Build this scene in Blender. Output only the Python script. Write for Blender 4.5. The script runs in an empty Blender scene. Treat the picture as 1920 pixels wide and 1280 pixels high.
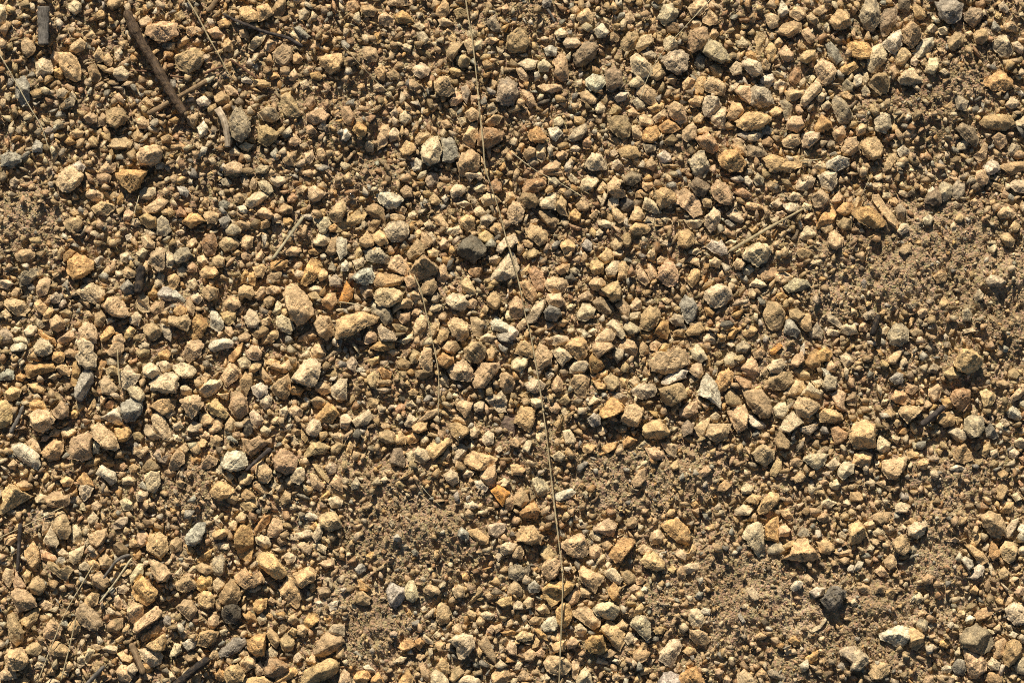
"""Sunlit ochre gravel seen from straight above: 300 loose stones, grit, bare soil, straws, twigs and sticks."""
import bpy, bmesh, math, random
import numpy as np
from mathutils import Vector

SUN, SKY = 5.0, 0.05
# the stones: label | colour code and outline (photo pixels); those without a label belong to the gravel
DATA = """
largest tan slab, long and layered, right of the big orange-stained stone|t 530,550 545,532 558,538 572,552 585,570 588,588 572,605 558,610 545,595 538,572
large pale buff double block beside an orange-brown square stone|t 1218,678 1232,660 1255,660 1270,650 1285,658 1288,682 1270,695 1248,700 1222,695
big dark purplish-black stone in the bottom right corner|d 1800,1195 1812,1180 1830,1170 1848,1180 1858,1190 1865,1205 1855,1220 1840,1228 1818,1218 1805,1212
very long tan wedge-shaped slab pointing right, below the bright orange bit|y 630,600 652,590 678,585 710,595 708,605 688,612 660,628 632,635
big square buff slab with slanting ridges, right part of the gravel|y 1600,795 1620,788 1640,795 1640,820 1642,835 1622,842 1602,840 1592,815
very long cream-yellow bar-shaped stone at the bottom edge|y 565,1275 572,1255 595,1245 620,1232 635,1242 630,1262 612,1272 582,1282 565,1288
tall buff slab with pointed top, above a round white-yellow stone|t 1392,730 1408,730 1428,730 1442,748 1448,768 1440,782 1425,782 1410,768 1400,752
large upright oval stone of rusty orange-brown, the largest in the lower left|o 440,1018 440,1002 452,982 468,985 475,1002 475,1030 470,1048 462,1052 445,1038
big grey-tan diamond-shaped stone beside the curved pale wood chip|g 428,230 440,205 452,202 470,232 468,250 450,268 435,258 428,242
large cream rounded stone with shaded grey lower half, left of centre|c 548,708 562,688 572,675 590,672 600,682 600,702 592,722 580,725 562,718
glossy black jagged stone with brown streaks, left of the very long grass stem|k 858,468 868,450 885,442 898,448 912,465 910,478 895,485 888,495 870,482 860,478
large tan oblong stone right of the white-and-grey oval|t 135,822 150,815 165,808 172,820 170,845 172,858 155,865 135,858 130,840
large upright buff slab on the soil, left of the winged yellow stone|c 1392,1005 1402,985 1418,978 1428,982 1432,1002 1432,1020 1435,1038 1422,1045 1408,1025
knobbly olive stone right of the thick dark brown stick|l 332,105 345,98 365,90 380,100 382,115 370,130 352,140 335,128 328,112
large yellow stone with two pointed wings and a deep shadow underneath|y 1465,1048 1482,1038 1488,1020 1498,1010 1512,1008 1518,1022 1532,1035 1538,1042 1522,1052 1502,1052 1480,1048
orange wedge-shaped stone with dark shaded front, above a pinkish egg stone|o 128,490 145,475 175,490 175,505 155,520 138,525 125,510
big yellow-brown lump rising from bare soil near the right edge|y 1790,685 1798,660 1805,655 1822,655 1838,668 1842,680 1832,692 1815,700 1798,695
largest yellow slab at the left edge, above the dry straw|y 5,922 18,908 30,910 42,922 60,930 45,940 25,952 5,965 -5,960 8,940
big smooth olive-grey oval stone near the right edge, lower part|l 1838,965 1858,958 1875,965 1885,982 1885,1002 1875,1010 1860,1005 1845,988
large speckled oblong tan stone, upper of two, left of the soil patch|t 588,1218 595,1202 612,1185 630,1190 642,1192 645,1205 630,1218 608,1230 592,1228
large grey speckled egg-shaped stone right of the long stem near the top|g 932,175 938,152 952,145 968,155 972,180 960,198 942,198 932,188
large orange-grey pyramid-shaped stone right of the straight bright straw|o 248,1100 268,1080 282,1095 295,1108 290,1125 275,1135 255,1125 248,1115
large ochre-yellow elongated stone lower right of the oval rusty stone|y 482,1040 495,1035 512,1038 525,1055 538,1072 532,1082 518,1085 500,1072 485,1058
large olive-tan oblong stone right of the big yellow smooth stone|l 1430,588 1440,565 1460,568 1472,588 1465,615 1448,620 1435,605
large cream oblong stone just above the slanted blue slab|c 145,642 158,632 175,640 175,660 182,668 180,685 165,692 148,682 142,668 150,658
large stone with orange sunlit top and dark brown front face|o 218,325 230,318 275,320 272,330 260,352 245,360 230,350 220,335
large cream elongated stone lower right of the black stone|c 920,520 938,495 955,472 965,480 972,505 965,520 942,525 922,525
cracked orange-tan slab crossed by the long grass stem, lower part|o 1018,1105 1032,1092 1060,1090 1078,1095 1068,1108 1055,1120 1045,1130 1035,1135 1022,1120
large wide flat yellow stone with two bumps, above the tiny straw bit|y 1430,298 1450,290 1470,298 1495,292 1502,310 1480,322 1445,320
tan oval stone just right of the top of the thick dark stick|t 275,50 305,42 330,45 332,65 310,78 290,75 275,65
large orange-stained elongated stone upper right of the overhanging yellow stone|o 1240,985 1255,972 1272,972 1288,988 1295,1005 1288,1020 1270,1015 1252,998
big smooth yellow-cream stone right of the blue-and-white one|c 1320,550 1335,538 1355,532 1370,545 1372,560 1358,570 1340,578 1325,565
dark blue-grey crumbly stone at the top edge right of a yellow stone|b 1755,5 1788,0 1805,10 1800,35 1785,45 1765,35
large pinkish-buff blocky stone left of the orange-topped stone|p 105,345 115,322 130,312 145,320 158,330 145,348 130,360 115,355
long yellow ledge-shaped stone with a dark shaded front|y 1382,228 1400,212 1425,212 1445,220 1442,230 1425,242 1398,245 1385,238
large grey elongated stone upper left of the bright white angular stone|g 1612,30 1622,5 1638,-2 1648,15 1648,42 1635,60 1620,50
large orange-brown oval stone at the edge of the bare soil, right side|o 1600,392 1615,390 1630,388 1645,398 1658,415 1655,425 1635,428 1612,415 1600,402
large pinkish pointed stone with grey shaded face beside a straight straw|p 142,1150 152,1132 162,1132 180,1148 188,1160 192,1168 182,1180 168,1180 152,1168
yellow upright flat slab beside a cream block, upper left corner|y 110,100 130,100 142,108 150,125 150,148 142,152 125,145 115,130
large smooth pale cream stone lying just under the broad slanting straw|c 1392,478 1405,462 1422,455 1438,460 1445,470 1438,488 1422,498 1408,492 1395,485
large sunlit tan stone just right of the stem, lower part|t 1052,1020 1068,1008 1090,1000 1100,1015 1102,1035 1092,1045 1072,1042 1060,1032
flat grey many-sided stone, its left corner under the thin bleached straw|g 1242,115 1255,98 1275,95 1290,105 1288,130 1270,140 1252,128
brown block with a square notch and dark front, left of the black stone|n 768,508 780,490 792,478 820,500 818,512 800,520 785,525 770,515
large cream oblong stone upper right of the dark blue-grey lump|c 282,720 298,705 315,698 335,702 330,735 305,735 285,730
jagged saddle-shaped tan stone left of the stem, beside a hollow pinkish one|t 888,705 900,680 915,682 935,682 932,695 920,710 910,725 892,725 885,715
large brown oblong stone just lower right of the square blue-grey stone|n 858,305 868,288 885,282 898,292 898,315 882,330 862,328
large brown blocky stone just right of the grey potato stone|n 1235,728 1252,725 1268,718 1280,722 1288,745 1272,752 1258,762 1242,752
large orange-stained oblong stone lower left of the long yellow ledge|o 1348,295 1362,282 1380,282 1398,305 1392,320 1370,322 1352,310
large tan oblong stone just below the big purplish-black stone|t 1808,1220 1825,1220 1838,1228 1850,1242 1848,1255 1830,1270 1818,1268 1812,1242
large tan blocky stone just right of the dark wood splinter|t 512,860 528,842 545,848 558,862 552,882 535,888 518,880
large tan elongated stone below the slanted blue slab and well right of the white-and-grey oval|t 172,802 185,792 195,800 202,805 215,815 222,838 210,842 195,840 190,830 175,820
large pale cream faceted stone pressed against a square blue-grey stone|c 792,275 805,260 820,258 828,280 822,302 805,310 792,300 790,288
bright white-topped stone with a shaded grey underside, casting a long shadow|w 1650,1188 1668,1180 1685,1172 1702,1178 1705,1195 1695,1208 1682,1212 1665,1202 1652,1198
large ochre-yellow elongated stone lower left of the purplish bark chip|y 875,858 885,845 905,850 930,858 925,872 905,882 885,878 872,868
tan elongated stone well above the pyramid stone and well left of the broad slanting straw|t 1272,362 1285,355 1300,365 1312,378 1315,400 1300,408 1285,392 1272,382
large brown rounded stone above the grey egg-shaped stone|n 952,68 970,55 982,55 992,80 985,95 965,100 950,90
large oval stone, sunlit white above and smooth grey below, near left edge|w 22,838 38,830 55,838 72,852 75,870 68,878 48,868 30,855
tall white craggy stone with dark lower side, beside a flat orange stone|w 1315,715 1325,702 1335,710 1345,722 1350,745 1350,765 1340,755 1325,745 1310,740
large dark speckled slanted stone near the top right of the stem|d 1075,105 1095,80 1112,78 1120,88 1115,108 1098,122 1082,125 1078,115
large ochre-yellow elongated stone upper left of the long pinkish-grey stone|y 525,1105 540,1085 552,1085 558,1100 565,1115 562,1132 555,1140 540,1128 528,1115
cream knobby stone with a shaded right side, bottom centre|c 842,1202 852,1192 868,1188 885,1192 890,1208 878,1228 865,1235 858,1230 855,1212
yellow stone with a hollowed shaded side, upper right of the grey bent twig|y 278,1015 282,1002 300,998 312,1008 315,1030 302,1048 290,1040 275,1030
large brown elongated stone just upper right of the tall buff slab|n 1432,715 1445,705 1468,695 1482,700 1488,715 1470,730 1450,730 1432,725
forked orange-yellow slab with a notch, left of the grey-pink one|y 1128,1178 1138,1162 1150,1168 1170,1182 1170,1200 1162,1218 1150,1210 1142,1198 1130,1185
large tan blocky stone just right of the forked wood splinter|t 55,778 72,768 90,770 102,785 95,800 80,810 62,802
large pinkish-grey potato-shaped stone below the pale bluish five-sided one|p 702,552 712,540 735,540 755,550 748,565 730,575 712,572 705,562
orange-brown triangular stone alone on bare soil at the upper right edge|o 1842,155 1860,142 1875,132 1892,145 1900,162 1882,172 1860,168
tan blocky stone under the long grass stem, lower left of the forked orange slab|t 1020,1242 1028,1230 1048,1228 1065,1238 1070,1250 1062,1262 1045,1265 1028,1258
large flat buff two-lobed stone at the right edge below the orange triangular one|y 1838,230 1850,218 1872,215 1895,218 1900,232 1882,245 1850,240
tan angular stone lower right of the square buff slab|t 1655,865 1675,860 1700,855 1698,872 1690,885 1680,898 1665,895 1655,882
tan oblong stone just upper right of the orange-topped stone|t 265,278 292,272 305,285 302,300 288,310 265,308 258,295
ragged bright cream stone touching a dark grey wood splinter|w 415,872 425,850 442,845 458,850 462,865 465,872 450,880 432,882 422,878
pinkish-buff rounded stone just left of the jagged tan saddle|p 840,695 858,680 875,672 882,685 888,702 880,715 862,712 848,710
olive-tan rounded stone just upper right of the flat grey polygon|l 1292,60 1305,55 1322,52 1330,75 1318,90 1300,98 1290,90
reddish-brown oblong stone under the long grass stem, right of the square blue-grey stone|r 895,258 905,240 928,242 945,252 935,268 915,278 898,272
grey rounded stone just above the long yellow ledge|g 1408,172 1415,160 1430,162 1442,172 1450,192 1440,200 1420,200 1408,195
tan oblong stone below the upright dark twig|t 22,1110 32,1102 50,1108 65,1122 68,1135 52,1142 35,1145 28,1132
brown oblong stone below the dark rough grey block|n 1140,225 1152,218 1175,220 1182,238 1178,258 1165,260 1145,245
dark grey-green square slate block alone on bare soil, bottom right|k 1540,1125 1558,1100 1570,1100 1585,1110 1582,1122 1575,1135 1565,1145 1550,1138
ochre-yellow oblong stone just lower right of the round pale stone|y 1205,800 1220,790 1235,785 1252,805 1258,812 1235,822 1212,820 1205,810
tall slanted blue-grey slab beside a narrow orange stone, left side|b 150,705 165,690 175,698 175,715 165,732 155,750 142,748 140,732
tall tan pyramid-shaped stone above the blue-and-white one|t 1235,508 1248,488 1258,490 1268,505 1272,520 1265,535 1248,535 1235,522
cream elongated stone lower right of the grey-pink soil stone|c 1235,1235 1242,1218 1255,1202 1270,1198 1278,1212 1268,1232 1260,1250 1245,1242
brown blocky stone above the grooved brown splinter stone|n 1612,272 1620,260 1642,258 1655,275 1652,292 1635,300 1620,290
grey blocky stone just upper right of the rough grey-white stone|g 722,430 732,418 752,415 765,422 765,442 752,452 735,452 725,442
olive-tan blocky stone well lower left of the grey-faced pointed stone|l 10,1230 20,1218 40,1215 50,1228 52,1242 38,1255 22,1255 12,1242
brown oblong stone just above the charcoal lump|n 430,762 435,735 452,735 462,748 465,772 452,782 440,780
grey blocky stone well left of the flat yellow bench and well above the pyramid stone|g 1292,300 1310,285 1320,285 1330,312 1322,332 1302,330
large pinkish-buff egg-shaped stone crossed by a thin upright straw|p 142,548 158,535 175,532 195,545 195,560 178,568 160,562
tan oblong stone lower right of the sunlit tan boulder|t 1085,1068 1095,1062 1110,1070 1130,1078 1132,1085 1122,1098 1115,1110 1102,1100 1090,1088
ochre-yellow oblong stone just above the black-striped round stone|y 412,1115 422,1100 432,1085 448,1102 452,1115 445,1130 425,1132 412,1128
yellow-orange split stone with two flat sunlit faces, right of the stem|o 1142,1038 1155,1020 1165,1008 1190,1010 1188,1022 1175,1038 1165,1052 1155,1052
cream oblong stone just upper right of the dark rough grey block|c 1182,110 1192,102 1205,108 1220,122 1220,142 1202,148 1185,135
dark blue-grey rounded lump partly covering a bright white wedge|b 228,758 245,748 265,752 265,772 252,788 235,790 228,775
large grey shaded egg-shaped stone beside a dry straw, lower left|t 95,978 108,960 120,962 130,980 132,995 125,1008 112,1008 100,992
tan blocky stone just lower left of the tall buff slab|t 1365,772 1378,765 1395,760 1402,775 1400,800 1382,810 1372,792
cream elongated stone just lower left of the bright white angular stone|c 1628,112 1635,92 1650,82 1662,102 1660,115 1648,128 1638,138 1628,130
grey oblong stone right of the flat grey polygon|g 1322,90 1332,75 1350,82 1362,98 1368,112 1352,118 1330,108 1320,98
round pale tan stone with a shaded edge, right of the orange-faced one|t 1165,780 1175,760 1190,758 1205,768 1202,785 1195,798 1180,798 1165,790
pinkish-buff blocky stone just upper right of the curved cream stone|p 1528,128 1540,112 1558,120 1568,132 1562,150 1548,160 1535,150
tan elongated stone just upper left of the forked orange slab|t 1072,1148 1088,1138 1102,1138 1115,1148 1125,1160 1122,1172 1110,1178 1092,1165 1082,1158
ochre-yellow oblong stone left of the sunlit tan boulder|y 968,1002 978,988 1000,985 1010,1000 1020,1005 1012,1018 995,1020 972,1012
tan oblong stone right of the tall buff slab|t 1488,762 1498,745 1518,748 1535,758 1532,770 1515,782 1498,780
tan oblong stone just lower right of the pinkish egg stone|t 192,575 205,558 220,558 232,568 242,590 230,595 210,592
golden yellow square stone left of the stem, beside a purplish bark chip|y 968,780 978,762 992,762 1002,770 1002,790 992,808 978,800 965,792
grey blocky stone just lower right of the rust-brown stone|g 1810,785 1825,778 1842,782 1845,805 1835,818 1820,820 1808,805
grey elongated stone lower right of the curved cream stone|g 1560,192 1568,180 1585,192 1598,215 1592,230 1575,232 1565,212
brown oblong stone upper left of the broad slanting straw|n 1332,355 1345,338 1360,345 1372,362 1370,382 1352,382 1338,370
tan blocky stone just left of the long wedge slab|t 588,605 600,592 618,595 625,610 625,628 612,638 598,628
dark brown-grey elongated stone just above the bright white angular stone|d 1648,35 1660,20 1682,15 1680,40 1665,65 1655,68 1650,50
long yellow bar-shaped stone slanting up toward the long whitish one|y 628,422 650,410 672,392 685,392 688,402 675,418 650,430 632,435
brown blocky stone just upper left of the jagged tan saddle|n 870,655 885,642 900,642 910,652 908,670 898,680 882,678 872,668
dark grey flat stone set in bare soil right of a black charred twig|g 1665,625 1678,608 1692,608 1702,618 1702,638 1688,648 1670,645
square blue-grey cracked stone pressed against the large faceted cream one|b 828,262 850,258 855,272 860,295 845,305 830,302
ochre-yellow wedge-shaped stone below the oval rusty stone|y 440,1080 460,1065 470,1078 480,1080 485,1070 492,1082 492,1090 475,1100 460,1102 445,1092
ochre-yellow blocky stone below the flat pinkish-grey slab|y 1062,648 1072,635 1092,632 1102,648 1098,668 1085,675 1070,662
dark reddish-brown block at the bottom edge between yellow stones|r 495,1252 502,1235 520,1235 538,1245 540,1255 528,1265 510,1270 498,1262
olive-tan blocky stone left of the blue-and-white stone|l 1202,590 1218,575 1232,580 1238,590 1230,610 1215,620 1202,615
tan long narrow stone just below the orange pyramid stone|t 250,1175 262,1160 292,1135 305,1145 300,1158 275,1172 255,1188
olive-tan oblong stone below the white craggy stone|l 1325,815 1330,795 1350,795 1370,795 1365,810 1360,825 1340,828
tan angular stone just right of the bright white angular stone|t 1692,58 1708,42 1722,50 1728,65 1720,82 1710,90 1695,78
olive-tan long narrow stone well left of the grey-faced pointed stone|l 15,1155 25,1150 35,1168 45,1185 42,1202 30,1208 20,1198 15,1175
orange-stained oblong stone left of the bright white angular stone|o 1590,85 1605,78 1625,82 1635,95 1630,110 1612,112 1595,105
orange-stained blocky stone just right of the slanted grey slab|o 465,1215 465,1200 480,1190 498,1188 498,1210 495,1228 480,1230 468,1220
ochre-yellow elongated stone right of the big purplish-black stone|y 1882,1225 1890,1205 1902,1198 1915,1208 1912,1228 1902,1242 1892,1248 1882,1240
rust-brown upright stone right of the short dark broken stick|r 1782,745 1790,732 1805,728 1818,732 1818,752 1810,770 1798,768 1788,758
brown oblong stone upper left of the orange-faced stone|n 1068,720 1078,702 1095,700 1105,708 1102,725 1098,745 1085,742 1075,728
big angular orange-stained stone below the broad flat straw|o 565,525 575,500 585,485 600,492 602,508 590,525 575,535 565,532
yellow block with dark shadow below, near the top, left of centre|y 598,108 625,102 640,102 642,115 635,130 620,140 605,125
ochre-yellow long narrow stone just above the pinkish potato stone|y 702,528 712,512 738,515 760,520 750,532 730,540 708,538
orange-stained long narrow stone left of the slanted blue slab|o 48,685 68,678 88,680 105,685 100,695 78,700 55,708 48,698
pinkish-buff long narrow stone lower right of the dark blue-grey lump|p 285,782 292,772 305,780 315,798 322,820 305,822 288,805
rounded grey-brown dome-shaped stone lower left of the thick stick|n 200,210 215,202 230,205 240,220 232,232 215,240 200,230
bright orange-faced broken stone left of a round pale one, in shadowed soil|o 1125,772 1138,752 1150,745 1168,758 1168,770 1150,780 1130,785
two-tone stone, white above and blue-grey below, left of a big yellow stone|b 1275,570 1285,555 1300,562 1308,578 1302,598 1290,605 1280,592
orange-stained blocky stone well lower right of the black charred twig|o 355,612 370,588 385,598 388,610 378,632 362,635 352,622
tan oblong stone under the long grass stem, right of the jagged tan saddle|t 1002,675 1005,658 1012,645 1025,652 1035,665 1032,682 1015,692 1005,688
tan blocky stone upper left of the jagged tan saddle|t 842,610 852,595 865,600 878,608 878,630 865,638 850,630
dark grey rough block touching a bright cream-topped stone, right of the stem|d 1135,135 1148,128 1165,135 1168,160 1150,170 1138,168
grey oblong stone above the orange triangular stone|g 1860,82 1872,68 1888,70 1898,95 1890,110 1875,105 1862,92
tan rounded stone right of the dark blue-grey lump|t 338,750 355,742 372,742 380,758 370,772 360,785 350,772
ochre-yellow blocky stone well above the pyramid stone|y 1230,360 1242,352 1262,355 1268,375 1255,385 1240,392 1232,378
blue-grey long narrow stone lower left of the yellow upright slab|b 30,150 45,145 55,158 55,188 42,198 30,180
ochre-yellow blocky stone just lower left of the ragged white stone|y 395,920 408,902 422,905 435,912 440,922 428,932 412,938 398,930
olive-tan elongated stone right of the grey diamond boulder|l 528,180 540,175 552,188 565,215 555,220 535,215 528,198
pale blue-grey flat stone shaped like an arrowhead, on bare soil|b 725,1108 732,1092 745,1098 758,1102 758,1120 748,1132 740,1140 730,1128
cream oblong stone just above the forked orange slab|c 1112,1140 1128,1130 1145,1128 1160,1140 1158,1150 1150,1160 1135,1158 1118,1150
grey-pink flat stone beside bare soil, right of an orange slab|g 1182,1170 1192,1155 1208,1155 1218,1165 1220,1192 1210,1198 1200,1188 1190,1178
tan blocky stone below the bright white angular stone|t 1630,155 1642,140 1660,138 1668,155 1665,172 1652,178 1635,165
ochre-yellow blocky stone well lower right of the oval rusty stone|y 550,1075 565,1068 580,1062 592,1072 588,1090 578,1092 565,1102 555,1092
brown rounded stone well right of the oval rusty stone|n 600,970 612,960 628,960 640,980 640,988 618,995 602,985
tan oblong stone just lower left of the cream rounded boulder|t 508,728 522,712 540,702 545,718 542,740 532,748 518,740
grey rounded stone left of the long yellow ledge|g 1318,188 1328,180 1345,182 1352,200 1342,215 1322,220 1318,205
yellow overhanging stone with a deep black shadow beneath, lower right of centre|y 1202,1050 1212,1038 1228,1035 1245,1052 1245,1065 1230,1070 1210,1062
cream blocky stone upper right of the big purplish-black stone|c 1885,1142 1900,1130 1915,1135 1925,1152 1922,1168 1902,1170 1890,1158
tan elongated stone just lower left of the dark speckled stone|t 1038,115 1052,102 1062,110 1065,130 1065,148 1052,152 1038,142 1042,128
long slanted grey slab above the thick charred stick|b 410,1222 425,1208 440,1195 458,1195 462,1205 448,1220 430,1228 415,1230
ochre-yellow oblong stone just right of the white-and-grey oval|y 82,840 100,825 118,830 118,845 108,860 92,862 80,852
ochre-yellow elongated stone well left of the purplish bark chip|y 798,842 810,830 838,822 845,830 830,848 812,862 802,855
orange-stained elongated stone under the long grass stem, just below the cracked orange slab|o 1042,1145 1055,1130 1068,1132 1072,1152 1068,1168 1055,1178 1045,1165
tan oblong stone well upper right of the dark blue-grey lump|t 345,660 352,642 370,638 382,645 375,665 355,680 345,670
brown rounded stone just right of the grey diamond boulder|n 485,240 500,235 522,250 518,262 500,275 485,265
tan blocky stone just lower right of the dark bent twig|t 512,100 530,82 545,90 548,108 532,128 518,115
olive-tan rounded stone left of the bright white angular stone|l 1555,40 1572,18 1590,25 1595,45 1582,55 1565,55
dark rounded stone with black stripes, below the large oval rusty stone|k 415,1150 422,1135 438,1130 450,1140 452,1155 440,1168 422,1165
rough grey-and-white lumpy stone below a long flat whitish one|g 685,472 700,465 710,462 720,475 735,485 728,495 705,492 688,488
pinkish-buff rounded stone below the tall buff slab|p 1410,850 1430,832 1450,845 1450,860 1435,872 1420,865
long whitish flat stone with rounded ends, left of the long stem|w 708,365 720,360 732,362 750,368 755,375 745,388 730,392 715,382 708,372
smooth tan rounded stone just right of the long stem, level with the black stone|t 985,428 992,420 1010,425 1025,438 1025,452 1012,460 998,450 988,438
tan rounded stone left of the grey egg-shaped stone|t 815,155 825,145 842,145 845,160 855,172 840,180 822,178 815,168
olive-tan oblong stone below the flat grey polygon|l 1250,200 1265,192 1285,202 1288,228 1275,232 1258,220
narrow grooved brown stone standing upright beside a large orange-brown oval|n 1635,372 1648,365 1660,385 1675,402 1682,415 1680,428 1665,418 1650,395
orange-stained rounded stone just lower left of the forked orange slab|o 1098,1202 1110,1192 1128,1192 1135,1208 1138,1218 1125,1225 1108,1222 1100,1215
pinkish-buff oblong stone below the pinkish egg stone|p 148,620 158,605 175,608 182,625 180,642 155,642
olive-tan elongated stone just below the hollowed yellow stone|l 282,1050 295,1052 310,1060 320,1075 312,1088 295,1090 285,1072
grey blocky stone above the flat grey polygon|g 1232,35 1245,10 1260,8 1272,25 1262,40 1248,48
ochre-yellow elongated stone right of the dark blue-grey lump|y 282,762 298,748 318,745 330,750 325,770 305,778 295,768
tan oblong stone just above the cracked orange slab|t 1015,1065 1025,1050 1042,1045 1050,1060 1045,1078 1030,1088 1020,1078
cream oblong stone just right of the split wood sliver|c 262,1218 280,1215 298,1222 305,1230 298,1245 280,1250 268,1235
rounded blue-grey stone left of the large oval rusty one|b 348,1005 358,992 370,982 385,980 382,998 375,1015 362,1022 350,1018
ochre-yellow oblong stone right of the yellow winged stone|y 1592,985 1610,975 1620,990 1625,1002 1612,1015 1595,1020
orange-stained oblong stone lower right of the cream rounded boulder|o 590,785 602,770 615,755 630,765 635,778 620,792 600,790
tan elongated stone just above the shaded grey egg|t 85,935 100,922 115,922 120,935 130,925 130,945 118,950 102,950 90,948
pinkish-buff blocky stone lower right of the flat grey polygon|p 1320,158 1330,145 1345,148 1360,160 1358,178 1342,178 1325,172
flat pinkish-grey slab with notched right end, just right of the long stem|p 1022,530 1035,520 1055,522 1068,532 1055,548 1038,550 1025,542
tan wedge-shaped stone just lower right of the charcoal lump|t 455,822 470,825 485,818 495,828 505,830 490,840 472,855 462,848 458,838
ochre-yellow blocky stone just below the slanted grey slab|y 420,1262 428,1250 445,1245 458,1260 455,1275 440,1280 425,1278
cream rounded stone just above the dark blue-grey lump|c 225,700 240,685 252,700 262,702 255,718 240,730 230,725
upright egg-shaped pinkish-grey stone right of the stem, below the dark maroon stone|p 952,395 962,378 975,380 982,392 980,410 968,420 955,418
ochre-yellow elongated stone just upper left of the forked wood splinter|y -5,758 12,750 22,760 22,790 12,800 -5,800
bright whitish angular stone, brightest of the cluster in the upper right|w 1655,82 1672,65 1688,58 1692,75 1688,90 1678,102 1662,92
tan elongated stone lower right of the dark rough grey block|t 1195,165 1208,158 1225,168 1232,185 1225,200 1208,190 1195,178
orange-stained oblong stone well lower right of the grey-pink soil stone|o 1275,1265 1290,1255 1305,1250 1312,1265 1322,1280 1305,1288 1275,1288
dark brown-grey elongated stone just lower left of the flat two-lobed stone|d 1792,242 1805,232 1825,240 1835,262 1828,275 1810,262
smaller cream blocky stone lower right of the tall buff slab|c 1460,805 1472,785 1485,772 1500,785 1505,792 1492,802 1480,812
smaller cream oblong stone lower right of the bright white angular stone|c 1685,150 1695,135 1710,128 1728,145 1728,155 1705,160 1688,158
smaller orange-stained oblong stone just upper right of the white craggy stone|o 1342,715 1350,698 1365,692 1375,702 1372,720 1360,732 1350,735
smaller tan oblong stone just left of the notched brown block|t 728,502 735,485 748,478 760,490 768,505 762,518 742,510
grey rounded potato-shaped stone standing clear on shaded soil|g 1185,730 1200,720 1220,720 1232,730 1225,742 1205,748 1188,740
smaller reddish-brown oblong stone lower left of the long yellow ledge|r 1305,260 1328,250 1340,262 1348,280 1335,288 1318,280
smaller grey angular stone just upper left of the purplish bark chip|g 910,748 922,740 932,740 940,732 950,750 948,770 935,772 922,760
smaller tan elongated stone well lower left of the orange wedge|t 8,565 25,560 42,565 55,580 45,592 30,590 15,578
cream oblong stone well below the cream-topped bright stone and well above the flat pinkish-grey slab|c 1098,308 1110,288 1125,290 1135,302 1138,318 1120,320 1105,318
smaller olive-tan oblong stone left of the grey-faced pointed stone|l 82,1180 95,1160 108,1168 115,1180 110,1195 95,1202 82,1192
long curved cream stone like a bent finger, upper right|c 1502,182 1520,162 1530,150 1540,160 1538,172 1520,190 1510,200 1502,195
smaller ochre-yellow elongated stone just lower right of the upright dark twig|y 45,1035 55,1025 62,1015 72,1032 75,1052 65,1065 55,1060 48,1048
smaller ochre-yellow long narrow stone above the upright buff slab|y 1420,955 1432,935 1445,922 1460,928 1458,942 1440,958 1425,965
smaller olive-tan elongated stone well above the curved cream stone|l 1455,60 1470,45 1492,40 1502,45 1500,60 1482,70 1465,65
smaller orange-stained elongated stone just upper right of the upright buff slab|o 1435,985 1445,975 1458,968 1460,982 1458,1002 1460,1015 1445,1012 1435,1010
smaller cream elongated stone left of the broad slanting straw|c 1322,408 1338,390 1350,395 1350,415 1342,430 1332,435 1322,422
smaller grey rounded stone right of the flat yellow bench|g 1535,330 1550,322 1568,322 1568,345 1558,358 1542,352
smaller tan oblong stone above the charcoal lump|t 418,700 430,682 442,685 452,700 445,710 425,725 418,712
smaller cream elongated stone upper left of the charcoal lump|c 372,730 392,712 412,712 415,722 405,735 388,745 375,738
smaller cream blocky stone lower right of the notched brown block|c 838,558 850,550 870,555 878,570 868,582 848,578 838,568
smaller tan oblong stone below the tilted yellow block|t 575,215 600,202 618,215 610,228 588,235 575,225
smaller ochre-yellow elongated stone upper left of the square buff slab|y 1530,778 1548,765 1562,768 1575,775 1580,785 1562,792 1540,790
smaller brown rounded stone right of the flat pinkish-grey slab|n 1128,542 1148,530 1160,528 1165,550 1162,562 1148,565 1135,552
smaller grey oblong stone lower left of the white-topped stone|g 1600,1222 1612,1218 1628,1232 1628,1242 1612,1255 1595,1255
smaller brown rounded stone just lower right of the big smooth oval|n 1875,1030 1885,1015 1900,1018 1908,1030 1902,1048 1890,1055 1878,1042
smaller brown oblong stone lower left of the white-topped stone|n 1630,1262 1638,1245 1655,1242 1670,1245 1665,1262 1652,1272 1635,1272
smaller ochre-yellow blocky stone lower right of the short dark stick|y 1788,855 1795,838 1808,832 1820,848 1825,860 1808,868 1790,865
smaller cream blocky stone lower right of the cream rounded boulder|c 622,725 635,712 650,712 650,748 632,748 622,738
smaller tan elongated stone just upper right of the square blue-grey stone|t 868,258 882,235 895,230 895,255 888,278 870,272
upright purplish-red stone in a dark hollow, upper left of the broad straw|r 380,450 390,440 402,440 408,460 400,480 388,480 380,465
pale bluish-grey rounded five-sided stone left of centre|b 662,518 680,505 695,502 702,518 700,528 685,535 670,530
grey diamond-shaped flat stone left of the stem, above a white sliver|g 995,902 1010,890 1020,900 1030,915 1020,928 1005,930 998,915
pinkish-buff wedge-shaped stone alone, right of the stem at lower part|p 1112,990 1128,978 1142,972 1155,982 1152,998 1148,1005 1130,1000 1115,995
dark reddish-brown oblong stone with a rough shaded face above a split stone|r 980,355 990,338 1008,335 1022,335 1022,345 1010,358 992,365 982,362
smaller grey wedge-shaped stone lower left of the square buff slab|g 1505,860 1520,850 1538,850 1552,852 1545,868 1532,880 1518,872
smaller olive-tan blocky stone right of the orange pyramid stone|l 330,1092 340,1082 355,1075 368,1095 365,1102 348,1110 332,1105
smaller grey angular stone upper left of the cracked orange slab|g 955,1065 970,1055 985,1068 992,1058 992,1072 985,1085 968,1088 955,1082
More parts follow.
